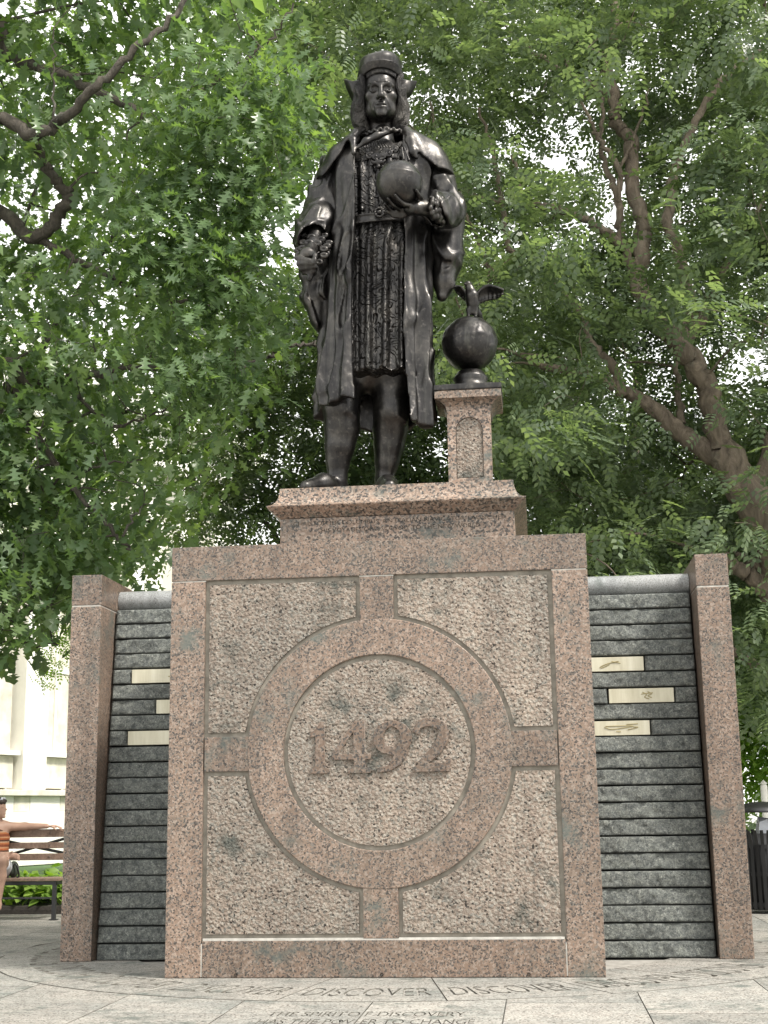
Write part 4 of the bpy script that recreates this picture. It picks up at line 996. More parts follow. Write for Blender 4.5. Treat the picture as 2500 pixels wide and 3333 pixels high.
class Tree:
    def __init__(s, name, base, label, m_bark, group=None):
        s.base = np.array(base, float); s.o = empty(name, base, label, 'tree', group); s.mb = m_bark; s.tubes = []; s.nodes = []
    def limb(s, pts, r0, r1, n=7, jit=.02, sides=8):
        P = catmull(pts, n); P[1:-1] += rng.normal(0, jit, (len(P)-2, 3)); r = np.linspace(r0, r1, len(P))*(1+.10*rng.normal(0, 1, len(P)).clip(-1, 1)*.6)
        r = r*(.84 if s.mb is m_bark1 else 1); s.tubes.append(tube_arrays(P, r, sides))
        for p, q in zip(P, r): s.nodes.append((*p, q))
    def plimb(s, pts, r0, r1, **k):
        s.limb([aty(u, v, y) for u, v, y in pts], r0*.86, r1*.86, **k)
    def twig(s, c, r=.02):
        N = np.array(s.nodes); d = np.linalg.norm(N[:, :3]-c, axis=1)+.35*np.maximum(N[:, 2]-c[2], 0); i = int(np.argmin(d)); a = N[i, :3]
        if d[i] < .15: return
        m = (a+c)/2+rng.normal(0, .10, 3)*min(1, d[i]); m[2] += .08*d[i]
        P = catmull([a, m, c], 3); rr = min(r+.008*d[i], N[i, 3]*.8); s.tubes.append(tube_arrays(P, np.linspace(rr, .005, len(P)), 5))
        for p in P[2:]: s.nodes.append((*p, rr*.6))
    def finish(s, V=None, Q=None, mat=None, extra=()):
        if s.tubes:
            A, Bq = join_arrays(s.tubes); o = link('trunk', npmesh('trunk', A-s.base, Bq), s.mb, s.o, True)
        if V is not None:
            c = link('crown', npmesh('crown', V-s.base, Q), mat, s.o); tag(c, kind='stuff')
def clumps(poly, ya, yb, n, holes=(), near=None):
    xs = [p[0] for p in poly]; ys = [p[1] for p in poly]; out = []
    while len(out) < n:
        u, v = rng.uniform(min(xs), max(xs)), rng.uniform(min(ys), max(ys))
        if not inpoly((u, v), poly): continue
        if any((u-a)**2+(v-b)**2 < (.68*r)**2 for a, b, r in holes): continue
        P = aty(u, v, rng.uniform(ya, yb))
        if P[2] < .9: continue
        out.append(P)
    return np.array(out)

# ------------------------------------------------------------------ the oak whose boughs hang beside the statue
oak = Tree('oak_tree', (-9.6, 6.2, 0), 'oak tree with pointed lobed leaves hanging over the bench side of the monument', m_bark1)
tr = [(-9.6, 6.2, -.05), (-9.5, 6.2, 1.6), (-9.3, 6.1, 3.4), (-9.1, 6.0, 5.4), (-8.9, 5.9, 8.0), (-8.6, 5.8, 10.5)]
oak.limb(tr, .38, .16, sides=12)
def ao(u, v, y): return aty(u, v, y-.95)
oak.limb([(-9.1, 6.0, 5.2), (-7.2, 5.5, 6.6), ao(-60, 140, 5.0), ao(20, 175, 4.8), ao(150, 220, 4.6), ao(280, 280, 4.5), ao(430, 350, 4.4), ao(470, 390, 4.4)], .13, .035)
oak.limb([(-9.2, 6.0, 4.2), (-7.0, 4.8, 5.2), ao(-100, 480, 4.2), ao(110, 445, 4.0), ao(180, 400, 4.0), ao(300, 300, 3.8), ao(420, 180, 3.8), ao(560, 70, 3.9), ao(640, -60, 4.0)], .11, .03)
oak.limb([(-9.2, 6.1, 3.6), (-7.0, 5.6, 4.2), ao(-60, 770, 5.2), ao(110, 780, 5.0), ao(200, 680, 4.9), ao(220, 640, 4.9), ao(195, 600, 4.8), ao(140, 530, 4.6), ao(118, 450, 4.4)], .12, .05)
oak.limb([(-9.3, 6.1, 2.6), (-7.0, 5.4, 3.2), ao(-60, 1240, 5.0), ao(100, 1250, 5.0), ao(260, 1225, 4.9), ao(440, 1200, 4.9), ao(740, 1193, 4.9)], .11, .03)
oak.limb([ao(20, 1250, 5.0), ao(60, 1310, 4.8), ao(140, 1450, 4.6), ao(200, 1540, 4.5), ao(290, 1640, 4.4), ao(380, 1740, 4.3), ao(430, 1790, 4.3)], .05, .018)
oak.limb([ao(*q_) for q_ in [(230, 1555, 4.5), (330, 1515, 4.4), (460, 1498, 4.4)]], .022, .010); oak.limb([ao(*q_) for q_ in [(400, 1745, 4.3), (450, 1670, 4.3), (470, 1630, 4.3)]], .020, .008)
oak.limb([ao(*q_) for q_ in [(200, 1240, 4.9), (340, 1370, 4.8), (440, 1380, 4.7), (560, 1310, 4.6)]], .03, .012); oak.limb([ao(*q_) for q_ in [(175, 420, 4.0), (172, 250, 3.9), (176, 90, 3.8)]], .018, .010)
oak.limb([ao(*q_) for q_ in [(110, 780, 5.0), (330, 880, 5.2), (420, 935, 5.2), (512, 965, 5.2), (700, 1000, 5.4)]], .06, .02); oak.limb([ao(*q_) for q_ in [(740, 1193, 4.9), (790, 1110, 4.9), (850, 1060, 4.9), (910, 1000, 4.9)]], .024, .010)
oak.limb([ao(*q_) for q_ in [(740, 1193, 4.9), (850, 1165, 5.2), (920, 1140, 5.3), (1000, 1115, 5.4), (1060, 1125, 5.5)]], .03, .022); oak.limb([ao(*q_) for q_ in [(760, 290, 4.4), (860, 295, 4.4), (930, 260, 4.4)]], .012, .006)
oak.limb([ao(*q_) for q_ in [(640, 300, 4.4), (810, 190, 4.4), (900, 100, 4.4), (955, 10, 4.4)]], .022, .012); oak.limb([ao(*q_) for q_ in [(-200, 1900, 5.0), (0, 1990, 5.0), (80, 2090, 5.0), (190, 2100, 5.0)]], .03, .012)
HOLE_L = [(330, 395, 55), (445, 425, 45), (560, 715, 26), (455, 905, 42), (715, 890, 50), (690, 1010, 40), (640, 1450, 60), (760, 1400, 50), (720, 1580, 40), (470, 1600, 60), (300, 1620, 50), (100, 1650, 60), (480, 1840, 50), (330, 1780, 40), (560, 1700, 60), (60, 1560, 40)]
polyO = [(-1500, -900), (700, -900), (960, -300), (1000, 150), (1010, 480), (930, 760), (880, 1000), (840, 1180), (760, 1330), (690, 1500), (600, 1720), (500, 1860), (330, 1870), (225, 1990), (100, 2080), (0, 2110), (-900, 2150), (-1500, 1500)]
cO = clumps(polyO, 2.8, 7.4, 1350, HOLE_L)
near = clumps([(520, 150), (960, 200), (990, 500), (900, 800), (850, 1150), (720, 1300), (560, 1250), (500, 900), (360, 850), (300, 700), (480, 500)], 2.4, 3.4, 110, HOLE_L)
low = clumps([(-700, 1250), (240, 1300), (330, 1600), (300, 1850), (225, 1980), (100, 2080), (-700, 2150)], 3.0, 6.0, 170, HOLE_L); cO = np.concatenate([near, cO, low])
PP, DD = [], []
for i, c in enumerate(cO):
    oak.twig(c, .012) if rng.random() < .8 else None; k = int(rng.integers(15, 26)); out_ = rng.normal(0, 1, 3)*np.array([1, 1, .2]); out_ /= np.linalg.norm(out_)
    out_ = out_*.6+np.array([.35, -.5, 0]) if i < 110 else out_
    p = c+rng.normal(0, 1, (k, 3))*np.array([.24, .24, .15]); PP.append(p); DD.append(np.repeat(out_[None], k, 0))
PP, DD = np.concatenate(PP), np.concatenate(DD); Rm = frames(len(PP), DD, .75, .55); sc = rng.uniform(.17, .28, len(PP))
u_, v_, zz = np.array([proj(p) for p in PP]).T
vis = (u_ > -20) & (u_ < 2520) & (v_ > -20) & (v_ < 2200); order = np.argsort(np.where(vis, PP[:, 1]-3.0*(sc-.2), 99)); top = order[:300]; rest = order[300:]
rest_near = rest[vis[rest] & (PP[rest, 1] < 3.2)]; rest_far = rest[vis[rest] & (PP[rest, 1] >= 3.2)]; rest_out = rest[~vis[rest]]
V1, Q1 = scatter(PP[rest_near], Rm[rest_near], sc[rest_near], leaf_template('oak')); V2, Q2 = scatter(PP[rest_far], Rm[rest_far], sc[rest_far], leaf_template('oaklow'))
Vc, Qc = join_arrays([(V1, Q1), (V2, Q2), scatter(PP[rest_out], Rm[rest_out], sc[rest_out]*1.1, leaf_template('oakmin'))])
oak.finish(Vc, Qc, m_oak)
lt = leaf_template('oak'); lme = npmesh('leaf', *lt); lme.materials.append(m_oak)
for i in top:
    o = bpy.data.objects.new('leaf', lme); COL.objects.link(o); o.parent = oak.o; Mx = Matrix.Identity(4)
    for a in range(3):
        for b in range(3): Mx[a][b] = Rm[i][a][b]*sc[i]
        Mx[a][3] = PP[i][a]-oak.base[a]
    o.matrix_basis = Mx

# ------------------------------------------------------------------ the large many-limbed tree behind the statue
BT = (5.9, 9.2, 0)
big = Tree('spreading_tree', BT, 'large spreading tree with reddish limbs and fine pinnate leaves behind the waste bin side', m_bark2)
J = aty(2344, 1470, 9.0)
big.limb([(5.9, 9.2, -.05), (5.85, 9.2, 1.5), (5.6, 9.15, 3.0), aty(2560, 1900, 9.1), aty(2450, 1640, 9.0), J], .42, .24, sides=12)
big.plimb([(2344, 1470, 9.0), (2310, 1290, 8.9), (2262, 1190, 8.8), (2200, 1110, 8.8), (2130, 1030, 8.8), (2085, 930, 8.9), (2090, 800, 9.0), (2088, 716, 9.1), (2053, 583, 9.2), (2053, 457, 9.3), (2003, 398, 9.3), (1998, 318, 9.3), (1977, 166, 9.4), (2003, 60, 9.5), (2000, -150, 9.6)], .20, .07)
big.plimb([(2210, 1100, 8.8), (2228, 1040, 8.8), (2242, 960, 8.7), (2200, 800, 8.7), (2176, 716, 8.8), (2189, 583, 8.8), (2220, 485, 8.8), (2300, 330, 8.9), (2360, 250, 9.0), (2500, 146, 9.2)], .12, .05)
big.plimb([(2225, 1120, 8.9), (2275, 1040, 9.1), (2310, 960, 9.3), (2420, 760, 9.6), (2520, 600, 9.8)], .11, .05)
big.plimb([(2360, 1500, 9.0), (2230, 1420, 9.0), (2110, 1320, 8.9), (2010, 1262, 8.8), (1900, 1222, 8.7), (1760, 1190, 8.6)], .18, .06)
big.plimb([(2030, 1275, 8.8), (1985, 1180, 8.8), (1920, 1110, 8.8), (1900, 1030, 8.8), (1830, 955, 8.9), (1760, 860, 9.0)], .09, .03)
big.plimb([(2220, 1380, 9.2), (2210, 1280, 9.4), (2203, 1180, 9.6)], .07, .04)
big.plimb([(2085, 930, 8.9), (2020, 780, 9.0), (2017, 663, 9.0), (1977, 563, 9.0), (1957, 464, 9.1), (1963, 318, 9.1)], .09, .03); big.plimb([(2017, 660, 9.0), (2010, 544, 8.9), (1950, 451, 8.9), (1917, 385, 8.9), (1871, 292, 8.9)], .06, .02)
big.plimb([(1990, 310, 9.3), (1917, 278, 9.2), (1851, 239, 9.1), (1771, 192, 9.0), (1705, 152, 9.0), (1639, 80, 9.0)], .07, .02); big.plimb([(1851, 239, 9.1), (1840, 170, 9.1), (1815, 60, 9.1)], .035, .012)
big.plimb([(2030, 800, 9.0), (1917, 723, 8.9), (1798, 676, 8.8), (1712, 663, 8.8), (1599, 650, 8.8), (1450, 620, 8.8)], .085, .035)
big.plimb([(1692, 663, 8.8), (1685, 563, 8.7), (1665, 504, 8.7)], .045, .02); big.plimb([(1700, 900, 8.9), (1652, 782, 8.8), (1625, 597, 8.8), (1605, 504, 8.8), (1560, 350, 8.8)], .06, .025); big.plimb([(1620, 920, 8.9), (1586, 849, 8.8), (1559, 776, 8.8), (1513, 696, 8.8), (1440, 560, 8.8), (1400, 330, 8.8)], .05, .02)
big.plimb([(2010, 560, 9.1), (2080, 400, 9.2), (2120, 250, 9.3)], .035, .012); big.plimb([(2560, 1990, 9.1), (2500, 1935, 9.0), (2440, 1870, 8.9), (2374, 1835, 8.8), (2300, 1800, 8.7)], .16, .10); big.plimb([(2540, 1890, 9.1), (2470, 1850, 9.0), (2400, 1800, 8.9)], .09, .05)
big.plimb([(2600, 2240, 9.1), (2500, 2196, 9.0), (2440, 2150, 9.0), (2394, 2123, 9.0), (2330, 2110, 9.0)], .09, .06); big.plimb([(2450, 1640, 9.0), (2520, 1400, 9.2), (2600, 1100, 9.5)], .16, .07)
HOLE_R = [(1920, 480, 85), (1985, 440, 60), (2065, 640, 80), (2120, 560, 60), (1865, 440, 55), (1930, 590, 60), (2225, 130, 90), (2205, 250, 60), (2290, 270, 45), (2010, 1165, 62), (2085, 1395, 80), (2185, 1480, 48), (2385, 1140, 60), (2445, 1045, 45), (2110, 1240, 40), (1950, 1200, 40), (1720, 230, 40), (1890, 660, 40), (2150, 680, 50), (2260, 1240, 45), (2330, 1120, 40)]
polyR = [(880, -1000), (3500, -1000), (3500, 1700), (2900, 2150), (2560, 2330), (2430, 2240), (2330, 2000), (1990, 1930), (1920, 1800), (1760, 1760), (1690, 1450), (1560, 1300), (1440, 1180), (1380, 700), (1330, 420), (1180, 300), (1060, 380), (960, 560), (880, 480)]
cR = np.concatenate([clumps(polyR, 6.4, 8.4, 380, HOLE_R+[(2150, 1250, 330), (2050, 560, 230)]), clumps(polyR, 9.2, 12.4, 1250, HOLE_R)])
LV = []
for c in cR:
    uu, vw, _ = proj(c)
    if (uu > 2620 or vw < -120) and rng.random() < .5: continue
    if rng.random() < .55: big.twig(c, .014)
    k = int(rng.integers(22, 40)); o_ = rng.normal(0, 1, 3)*np.array([1, 1, .3]); LV.append((c+rng.normal(0, 1, (k, 3))*np.array([.30, .30, .17]), np.repeat((o_/np.linalg.norm(o_))[None], k, 0)))
P_ = np.concatenate([a for a, _ in LV]); D_ = np.concatenate([b for _, b in LV])
Vb, Qb = scatter(P_, frames(len(P_), D_, .45, .7), rng.uniform(.30, .48, len(P_)), spray_template())
big.finish(Vb, Qb, m_leaf)

# ------------------------------------------------------------------ trees farther back
def back_tree(name, label, base, limbs, ells, ncl, per, mat, mb, lsz=(.34, .56), tmpl=None, holes=(), sig=(.5, .5, .3), group=None, droop=.4):
    t = Tree(name, base, label, mb, group)
    for L, r0, r1 in limbs: t.limb(L, r0, r1, sides=9)
    cs = []
    vol = np.array([e[1][0]*e[1][1]*e[1][2] for e in ells], float); vol /= vol.sum()
    while len(cs) < ncl:
        c, r = ells[rng.choice(len(ells), p=vol)]; d = rng.normal(0, 1, 3); d /= np.linalg.norm(d); p = np.array(c)+d*np.array(r)*rng.uniform(.35, 1.0)
        u, v, _ = proj(p)
        if any((u-a)**2+(v-b)**2 < q*q for a, b, q in holes): continue
        cs.append(p)
    A, Dd = [], []
    for c in cs:
        if rng.random() < .35: t.twig(c, .02)
        A.append(c+rng.normal(0, 1, (per, 3))*np.array(sig)); o_ = rng.normal(0, 1, 3); Dd.append(np.repeat((o_/np.linalg.norm(o_))[None]*np.array([[1, 1, .3]]), per, 0))
    A, Dd = np.concatenate(A), np.concatenate(Dd)
    V, Q = scatter(A, frames(len(A), Dd, droop, .8), rng.uniform(*lsz, len(A)), tmpl or spray_template()); t.finish(V, Q, mat); return t
HB = [(745, 1420, 34), (2090, 1400, 95), (2185, 1490, 60), (2010, 1165, 75), (2385, 1140, 70), (1950, 1210, 50), (2260, 1240, 50), (2440, 1050, 55), (1560, 1500, 25), (1480, 1300, 22), (1050, 1460, 26), (930, 1330, 30), (1650, 1370, 24), (2400, 1500, 30), (2090, 1400, 60), (2010, 1170, 45), (1150, 1490, 30), (1590, 1240, 35), (1340, 1560, 26), (1390, 1470, 26), (1540, 1330, 24)]
def trunk_to(b, z, r=.25): return [([(b[0], b[1], -.05), (b[0]+.1, b[1], z*.35), (b[0]-.1, b[1]+.1, z*.7), (b[0]+.1, b[1], z)], r, r*.4), ([(b[0], b[1], z*.45), (b[0]+.9, b[1]-.6, z*.6), (b[0]+2.0, b[1]-.9, z*.8)], r*.5, r*.2), ([(b[0], b[1], z*.4), (b[0]-1.1, b[1]-.3, z*.6), (b[0]-2.1, b[1]-.7, z*.75)], r*.5, r*.2)]
back_tree('background_tree', 'leafy tree farther back, seen between the oak boughs and the statue legs', (-1.9, 16.5, 0), trunk_to((-1.9, 16.5), 9), [((-1.5, 15.5, 6.2), (2.3, 2.2, 3.2)), ((-.6, 15.0, 5.0), (2.4, 2.0, 1.6)), ((-2.2, 15.5, 9.8), (2.6, 2.2, 2.4)), (aty(770, 1600, 15.0), (1.2, 1.0, 1.0)), (aty(660, 1730, 15.0), (1.1, 1.0, .8)), (aty(840, 1380, 15.0), (1.2, 1.0, 1.2))], 400, 27, m_leafd, m_bark2, holes=HB)
back_tree('background_tree', 'leafy tree farther back, behind the eagle globe', (3.4, 17.0, 0), trunk_to((3.4, 17.0), 10), [((2.4, 15.6, 6.2), (2.6, 2.2, 3.0)), ((4.6, 15.5, 5.8), (2.6, 2.2, 2.6)), ((1.2, 16, 9.5), (2.4, 2.2, 2.4))], 330, 27, m_leafd, m_bark2, holes=HB)
back_tree('background_tree', 'leafy tree far behind the pillar on the waste bin side', (9.2, 19.0, 0), trunk_to((9.2, 19.0), 10), [((7.6, 18, 6.6), (3.0, 2.5, 3.2)), ((10.5, 18, 6.0), (3.2, 2.4, 3.4)), ((8.2, 18, 4.3), (2.6, 2.0, 1.6))], 280, 27, m_leafd, m_bark2, holes=HB)
back_tree('sunlit_small_tree', 'small bright yellow-green tree behind the waste bin', (6.6, 13.5, 0), [([(6.6, 13.5, -.05), (6.55, 13.5, 1.0), (6.7, 13.4, 2.4)], .08, .03)], [(aty(2470, 2380, 13.0), (1.5, 1.1, .95)), (aty(2440, 2200, 13.0), (1.3, 1.0, .8)), (aty(2520, 2540, 13.0), (1.5, 1.0, .6)), (aty(2700, 2300, 13.0), (1.4, 1.0, 1.2))], 170, 60, m_leafb, m_bark1, (.11, .18), leaf_template('oval2'), sig=(.3, .3, .2))
hp = aty(190, 2090, 13.0); hq = aty(330, 1930, 13.0)
back_tree('hanging_leaf_tree', 'pale green tree with drooping sprays in front of the stone building', (-12.6, 13.5, 0), [([(-12.6, 13.5, -.05), (-12.5, 13.5, 2.5), (-12.3, 13.4, 5.0), (-11.8, 13.3, 7.5)], .2, .08), ([(-12.3, 13.4, 5.0), (-10.2, 13.2, 6.2), hq+np.array([-.8, 0, .6]), hq], .09, .02)], [(hp, (.42, .6, .75)), (hq, (1.0, .7, .8)), (hq+np.array([-2.6, 0, 1.2]), (2.0, 1.0, 1.2))], 46, 26, m_leafb, m_bark1, (.18, .28), sig=(.16, .2, .2), droop=1.0)

oc = [aty(u, v, y) for u, v, y in ((250, 1500, 10.5), (600, 1250, 10.5), (-250, 1450, 10.5), (520, 1700, 10.8), (120, 1780, 10.5), (750, 950, 11), (250, 1000, 11), (700, 300, 11), (200, 400, 11))]
back_tree('second_oak', 'second oak behind the first, filling the gaps before the stone building', (-9.6, 11.2, 0), [([(-9.6, 11.2, -.05), (-9.5, 11.2, 2.0), (-9.3, 11.1, 4.5), (-8.8, 11.0, 7.5), (-8.2, 11, 10.5)], .3, .10)]+[([(-9.3, 11.1, 4.0), (np.array([-9.0, 11, 4.6])+oc[i])/2+np.array([0, 0, .5]), oc[i]], .08, .025) for i in range(9)], [(oc[0], (1.6, 1.2, 1.3)), (oc[1], (1.4, 1.2, 1.5)), (oc[2], (1.7, 1.2, 1.6)), (oc[3], (.8, .8, .7)), (oc[4], (1.4, 1.0, 1.0)), (oc[5], (1.5, 1.2, 1.6)), (oc[6], (1.8, 1.2, 1.8)), (oc[7], (2.0, 1.3, 2.0)), (oc[8], (2.2, 1.3, 2.2))], 400, 18, m_oak, m_bark1, (.19, .29), leaf_template('oaklow'), holes=[(745, 1420, 45), (480, 1840, 45), (330, 1620, 40), (90, 1650, 45), (560, 1500, 35)], sig=(.34, .34, .22), droop=.6)

# ------------------------------------------------------------------ stone building behind the oak
A0, A1 = np.array([-12.8, 18.0]), np.array([-8.2, 34.0]); fd = (A1-A0)/np.linalg.norm(A1-A0); fl_ = np.linalg.norm(A1-A0); A0 = A0-fd*9; FL = fl_+9
bd = empty('stone_building', (A0[0], A0[1], 0), 'pale limestone building with pilasters and recessed panels behind the bench', 'building', rz=math.atan2(fd[1], fd[0]))
bd_y = 1   # local +x runs along the facade, local -y looks to the plaza
box('wall', 0, FL, .45, 9, .0, 13.0, m_lime, bd)
box('base_course', -.02, FL+.02, -.12, .5, 0, 1.28, m_lime, bd, .02); box('ledge_course', -.03, FL+.03, -.20, .5, 1.66, 1.80, m_limedk, bd, .02); 
nb = int(FL/.62)
for i in range(nb): box('ashlar_block', i*FL/nb+.006, (i+1)*FL/nb-.006, -.05-.006*(i % 3), .5, 1.288, 1.652, m_limedk if i % 3 == 1 else m_lime, bd, .008)
bay = 2.35; k = int(FL/bay)
for i in range(k+1):
    x = i*bay
    box('pilaster', x, x+.95, -.02, .5, 1.81, 11.2, m_lime, bd, .015)
    if i < k:
        w_ = empty('window_bay', (x+.95, 0, 0)); w_.parent = bd
        box('sill_panel', .10, 1.30, .20, .5, 1.85, 2.62, m_limedk, w_, .01); box('sill', .02, 1.38, .05, .5, 2.63, 2.74, m_lime, w_, .01)
        box('pane_panel', .12, 1.28, .30, .5, 2.75, 7.4, m_limedk, w_, .005); box('mullion', .66, .74, .26, .5, 2.76, 7.39, m_lime, w_); box('transom', .125, 1.275, .27, .5, 4.8, 4.9, m_lime, w_)
box('entablature', -.1, FL+.1, -.2, .6, 11.21, 12.3, m_lime, bd, .03); box('cornice', -.3, FL+.3, -.55, .8, 12.31, 13.2, m_lime, bd, .06)
# ------------------------------------------------------------------ bench with the seated person, planting bed
def Bz(zx, zy, y): return aty(zx*300/948, 2300+zy*700/2212, y)
BXR = Bz(648, 1700, 5.75)[0]; BXL = BXR-2.1; YF, YB = 5.62, 6.14
bn = empty('park_bench', ((BXL+BXR)/2, 5.9, 0), 'wooden slat bench on a black steel frame behind the stone pillar', 'bench'); bof = ((BXL+BXR)/2, 5.9, 0)
zs = .465
for i in range(4): box('seat_slat', BXL, BXR, YF+i*.115, YF+i*.115+.10, zs-.03, zs, m_wood, bn, .006, off=bof)
zb = [Bz(300, v, YB)[2] for v in (1345, 1262, 1460, 1397, 1580, 1512)]
for a, b in ((zb[0], zb[1]), (zb[2], zb[3]), (zb[4], zb[5])): 
    t = box('back_slat', BXL, BXR, YB-.03, YB+.005, a, b, m_wood, bn, .006, off=bof)
    for xb in (BXR-.075, BXR-.30, BXL+.075):
        V, Q = tube_arrays([(xb-bof[0], YB-.036-bof[1], (a+b)/2), (xb-bof[0], YB-.028-bof[1], (a+b)/2)], [.011, .013], 8); V = np.vstack([V, [V[:8].mean(0)]]); Q = np.vstack([Q, [(i, (i+1) % 8, len(V)-1, len(V)-1) for i in range(8)]])
        link('bolt', npmesh('bolt', V, Q), m_pave, t)
for xs in (BXR-.085, BXL+.05):
    box('frame_post', xs, xs+.045, YB+.006, YB+.05, .0, zb[1]-.02, m_black, bn, .004, off=bof); box('frame_leg', xs, xs+.045, YF+.02, YF+.065, .0, zs-.034, m_black, bn, .004, off=bof)
    box('foot_plate', xs-.02, xs+.065, YF+.0, YF+.09, .0005, .012, m_black, bn, off=bof); box('side_rail', xs+.003, xs+.042, YF+.02, YB+.05, zs-.075, zs-.032, m_black, bn, .004, off=bof)
box('seat_rail', BXL+.05, BXR-.04, YF+.03, YF+.06, zs-.075, zs-.033, m_black, bn, .004, off=bof); box('stretcher', BXL+.05, BXR-.04, YF+.035, YF+.055, .235, .255, m_black, bn, off=bof)
for a, b, c, d in (((BXR-.08), zb[0]-.005, (BXR-1.0), zb[2]-.12), ((BXR-.08), zb[5]-.01, (BXR-1.0), zb[2]+.12)):
    V, Q = tube_arrays([(a-bof[0], YB+.025-bof[1], b), (c-bof[0], YB+.025-bof[1], d)], .017, 4); link('diagonal_brace', npmesh('diagonal_brace', V, Q), m_black, bn)

m_skin = simple('skin', (.40, .255, .19), .5, var=.12, sc=10, spec=.35)
def m_top_():
    g = NT('striped_knit'); v = g.coords(False); wv = g.n('ShaderNodeTexWave', _bands_direction='Z', Vector=v, Scale=5.2, Distortion=1.6, Detail=2.0, Detail__Scale=9.0)
    z = g.n('ShaderNodeSeparateXYZ'); g.set(z, 0, v); st_ = g.math('FRACT', g.math('MULTIPLY', z.outputs[2], 8.5))
    c = g.ramp(st_, [(0, (.22, .06, .02)), (.25, (.30, .11, .04)), (.42, (.42, .30, .20)), (.52, (.08, .035, .02)), (.66, (.27, .08, .025)), (.85, (.36, .19, .10))], 'CONSTANT')
    c = g.mix(.5, c, g.ramp(wv.outputs['Fac'], [(.2, (.5, .4, .35)), (.8, (1.2, 1.1, 1.0))]), 'MULTIPLY')
    return g.pbr(c, .85, 0, g.bump(g.noise(v, 90, 3), .5, .01))
m_top = m_top_(); m_shorts = simple('pale_shorts', (.56, .58, .62), .8, var=.12); m_hair = simple('dark_brown_hair', (.035, .022, .016), .5, var=.4, sc=30, bump=.6, bsc=90); m_bag = simple('dark_green_bag', (.03, .04, .028), .7)
pl_ = Bz(-45, 1690, 5.88); pz = zs
pe = empty('person', (pl_[0], 5.88, zs), 'seated person in an orange striped top, one arm stretched along the bench back', 'person'); po = (pl_[0], 5.88, zs)
px, py = pl_[0], 5.90
pelv = np.array([px-.02, py, zs+.13]); chest = np.array([px-.07, py+.10, zs+.47]); neck = np.array([px-.055, py+.09, zs+.655])
bdS = SDF((px-.62, 5.0, .0), (px+.85, 6.35, 1.45), .0115)
bdS.chain([pelv, np.array([px-.05, py+.06, zs+.28]), chest, np.array([px-.06, py+.10, zs+.56])], [.150, .125, .138, .10], .08)
shR = Bz(45, 1235, 6.02); elb = Bz(255, 1285, 6.10); wr = Bz(480, 1272, 6.10)
for P_ in (elb, wr): P_[2] = max(P_[2], zb[1]+.035)
shL = np.array([px-.22, py+.04, zs+.55])
bdS.chain([chest+np.array([.02, 0, .08]), shR], [.08, .066], .07); bdS.chain([chest+np.array([-.04, 0, .08]), shL], [.08, .066], .07)
bdS.chain([shR, elb, wr], [.058, .044, .030], .03)
hb = wr+np.array([.085, .0, -.004]); bdS.add(f_ell(hb, (.055, .040, .018)), .02)
for i, (dy, L) in enumerate(((-.030, .075), (-.010, .088), (.012, .084), (.033, .068))):
    a = hb+np.array([.035, dy, .0]); b = a+np.array([L*.6, dy*.15, -.012]); c = b+np.array([L*.28, -.01, -.040]); bdS.chain([a, b, c], [.0105, .0095, .0075], .006)
bdS.chain([hb+np.array([-.01, -.03, 0]), hb+np.array([.03, -.062, -.02]), hb+np.array([.055, -.066, -.045])], [.015, .012, .009], .008)
eL = np.array([px-.27, py-.10, zs+.27]); wL = Bz(75, 1520, 5.60); bdS.chain([shL, eL, wL], [.055, .043, .029], .03)
h2 = wL+np.array([.055, -.005, -.012]); bdS.add(f_ell(h2, (.052, .020, .036)), .02)
for i, dz in enumerate((.026, .009, -.009, -.026)):
    a = h2+np.array([.035, 0, dz]); b = a+np.array([.040, -.004, -.014]); c = b+np.array([.020, .008, -.022]); bdS.chain([a, b, c], [.0100, .0092, .0075], .006)
bdS.chain([h2+np.array([-.02, -.01, .03]), h2+np.array([.02, -.028, .045])], [.013, .010], .008)
# legs: one knee crossed over the other
hipA, kneeA, ankA = np.array([px+.09, py-.02, zs+.10]), Bz(18, 1575, 5.34), Bz(-20, 2010, 5.40); hipB, kneeB, ankB = np.array([px-.13, py-.02, zs+.10]), np.array([px-.10, 5.36, zs+.06]), np.array([px-.20, 5.42, .09])
bdS.chain([hipA, kneeA], [.098, .062], .05); bdS.chain([kneeA, kneeA*.6+ankA*.4+np.array([0, .03, 0]), ankA], [.060, .056, .036], .03); bdS.chain([hipB, kneeB], [.098, .064], .05); bdS.chain([kneeB, kneeB*.6+ankB*.4+np.array([0, .03, 0]), ankB], [.062, .056, .036], .03)
for an_, dz in ((ankA, 0), (ankB, -.03)): bdS.chain([an_+np.array([0, .03, -.03]), an_+np.array([.03, -.08, -.055]), an_+np.array([.05, -.16, -.05+dz*.3])], [.036, .036, .024], .03)
# neck and head in profile towards the arm
hc = Bz(-12, 1045, 5.97); bdS.chain([neck, hc+np.array([-.005, .01, -.07])], [.052, .050], .03)
bdS.add(f_ell(hc+np.array([-.010, 0, .02]), (.092, .074, .100)), .02); bdS.add(f_ell(hc+np.array([.028, -.005, -.045]), (.056, .056, .072)), .03)
fx = hc+np.array([.078, -.012, -.03]); bdS.add(f_cap(fx+np.array([-.004, 0, .045]), fx+np.array([.024, 0, .008]), .010, .012), .012); bdS.add(f_ell(fx+np.array([.004, 0, -.024]), (.014, .022, .008)), .008); bdS.add(f_ell(fx+np.array([.002, 0, -.042]), (.014, .020, .008)), .008); bdS.add(f_ell(fx+np.array([-.004, 0, -.072]), (.020, .022, .018)), .015)
bdS.sub(f_ell(fx+np.array([.010, -.036, .042]), (.014, .014, .010)), .01); bdS.add(f_ell(fx+np.array([-.010, -.034, .042]), (.011, .011, .010)), .003); bdS.add(f_ell(hc+np.array([-.02, -.073, -.005]), (.020, .010, .028)), .008)
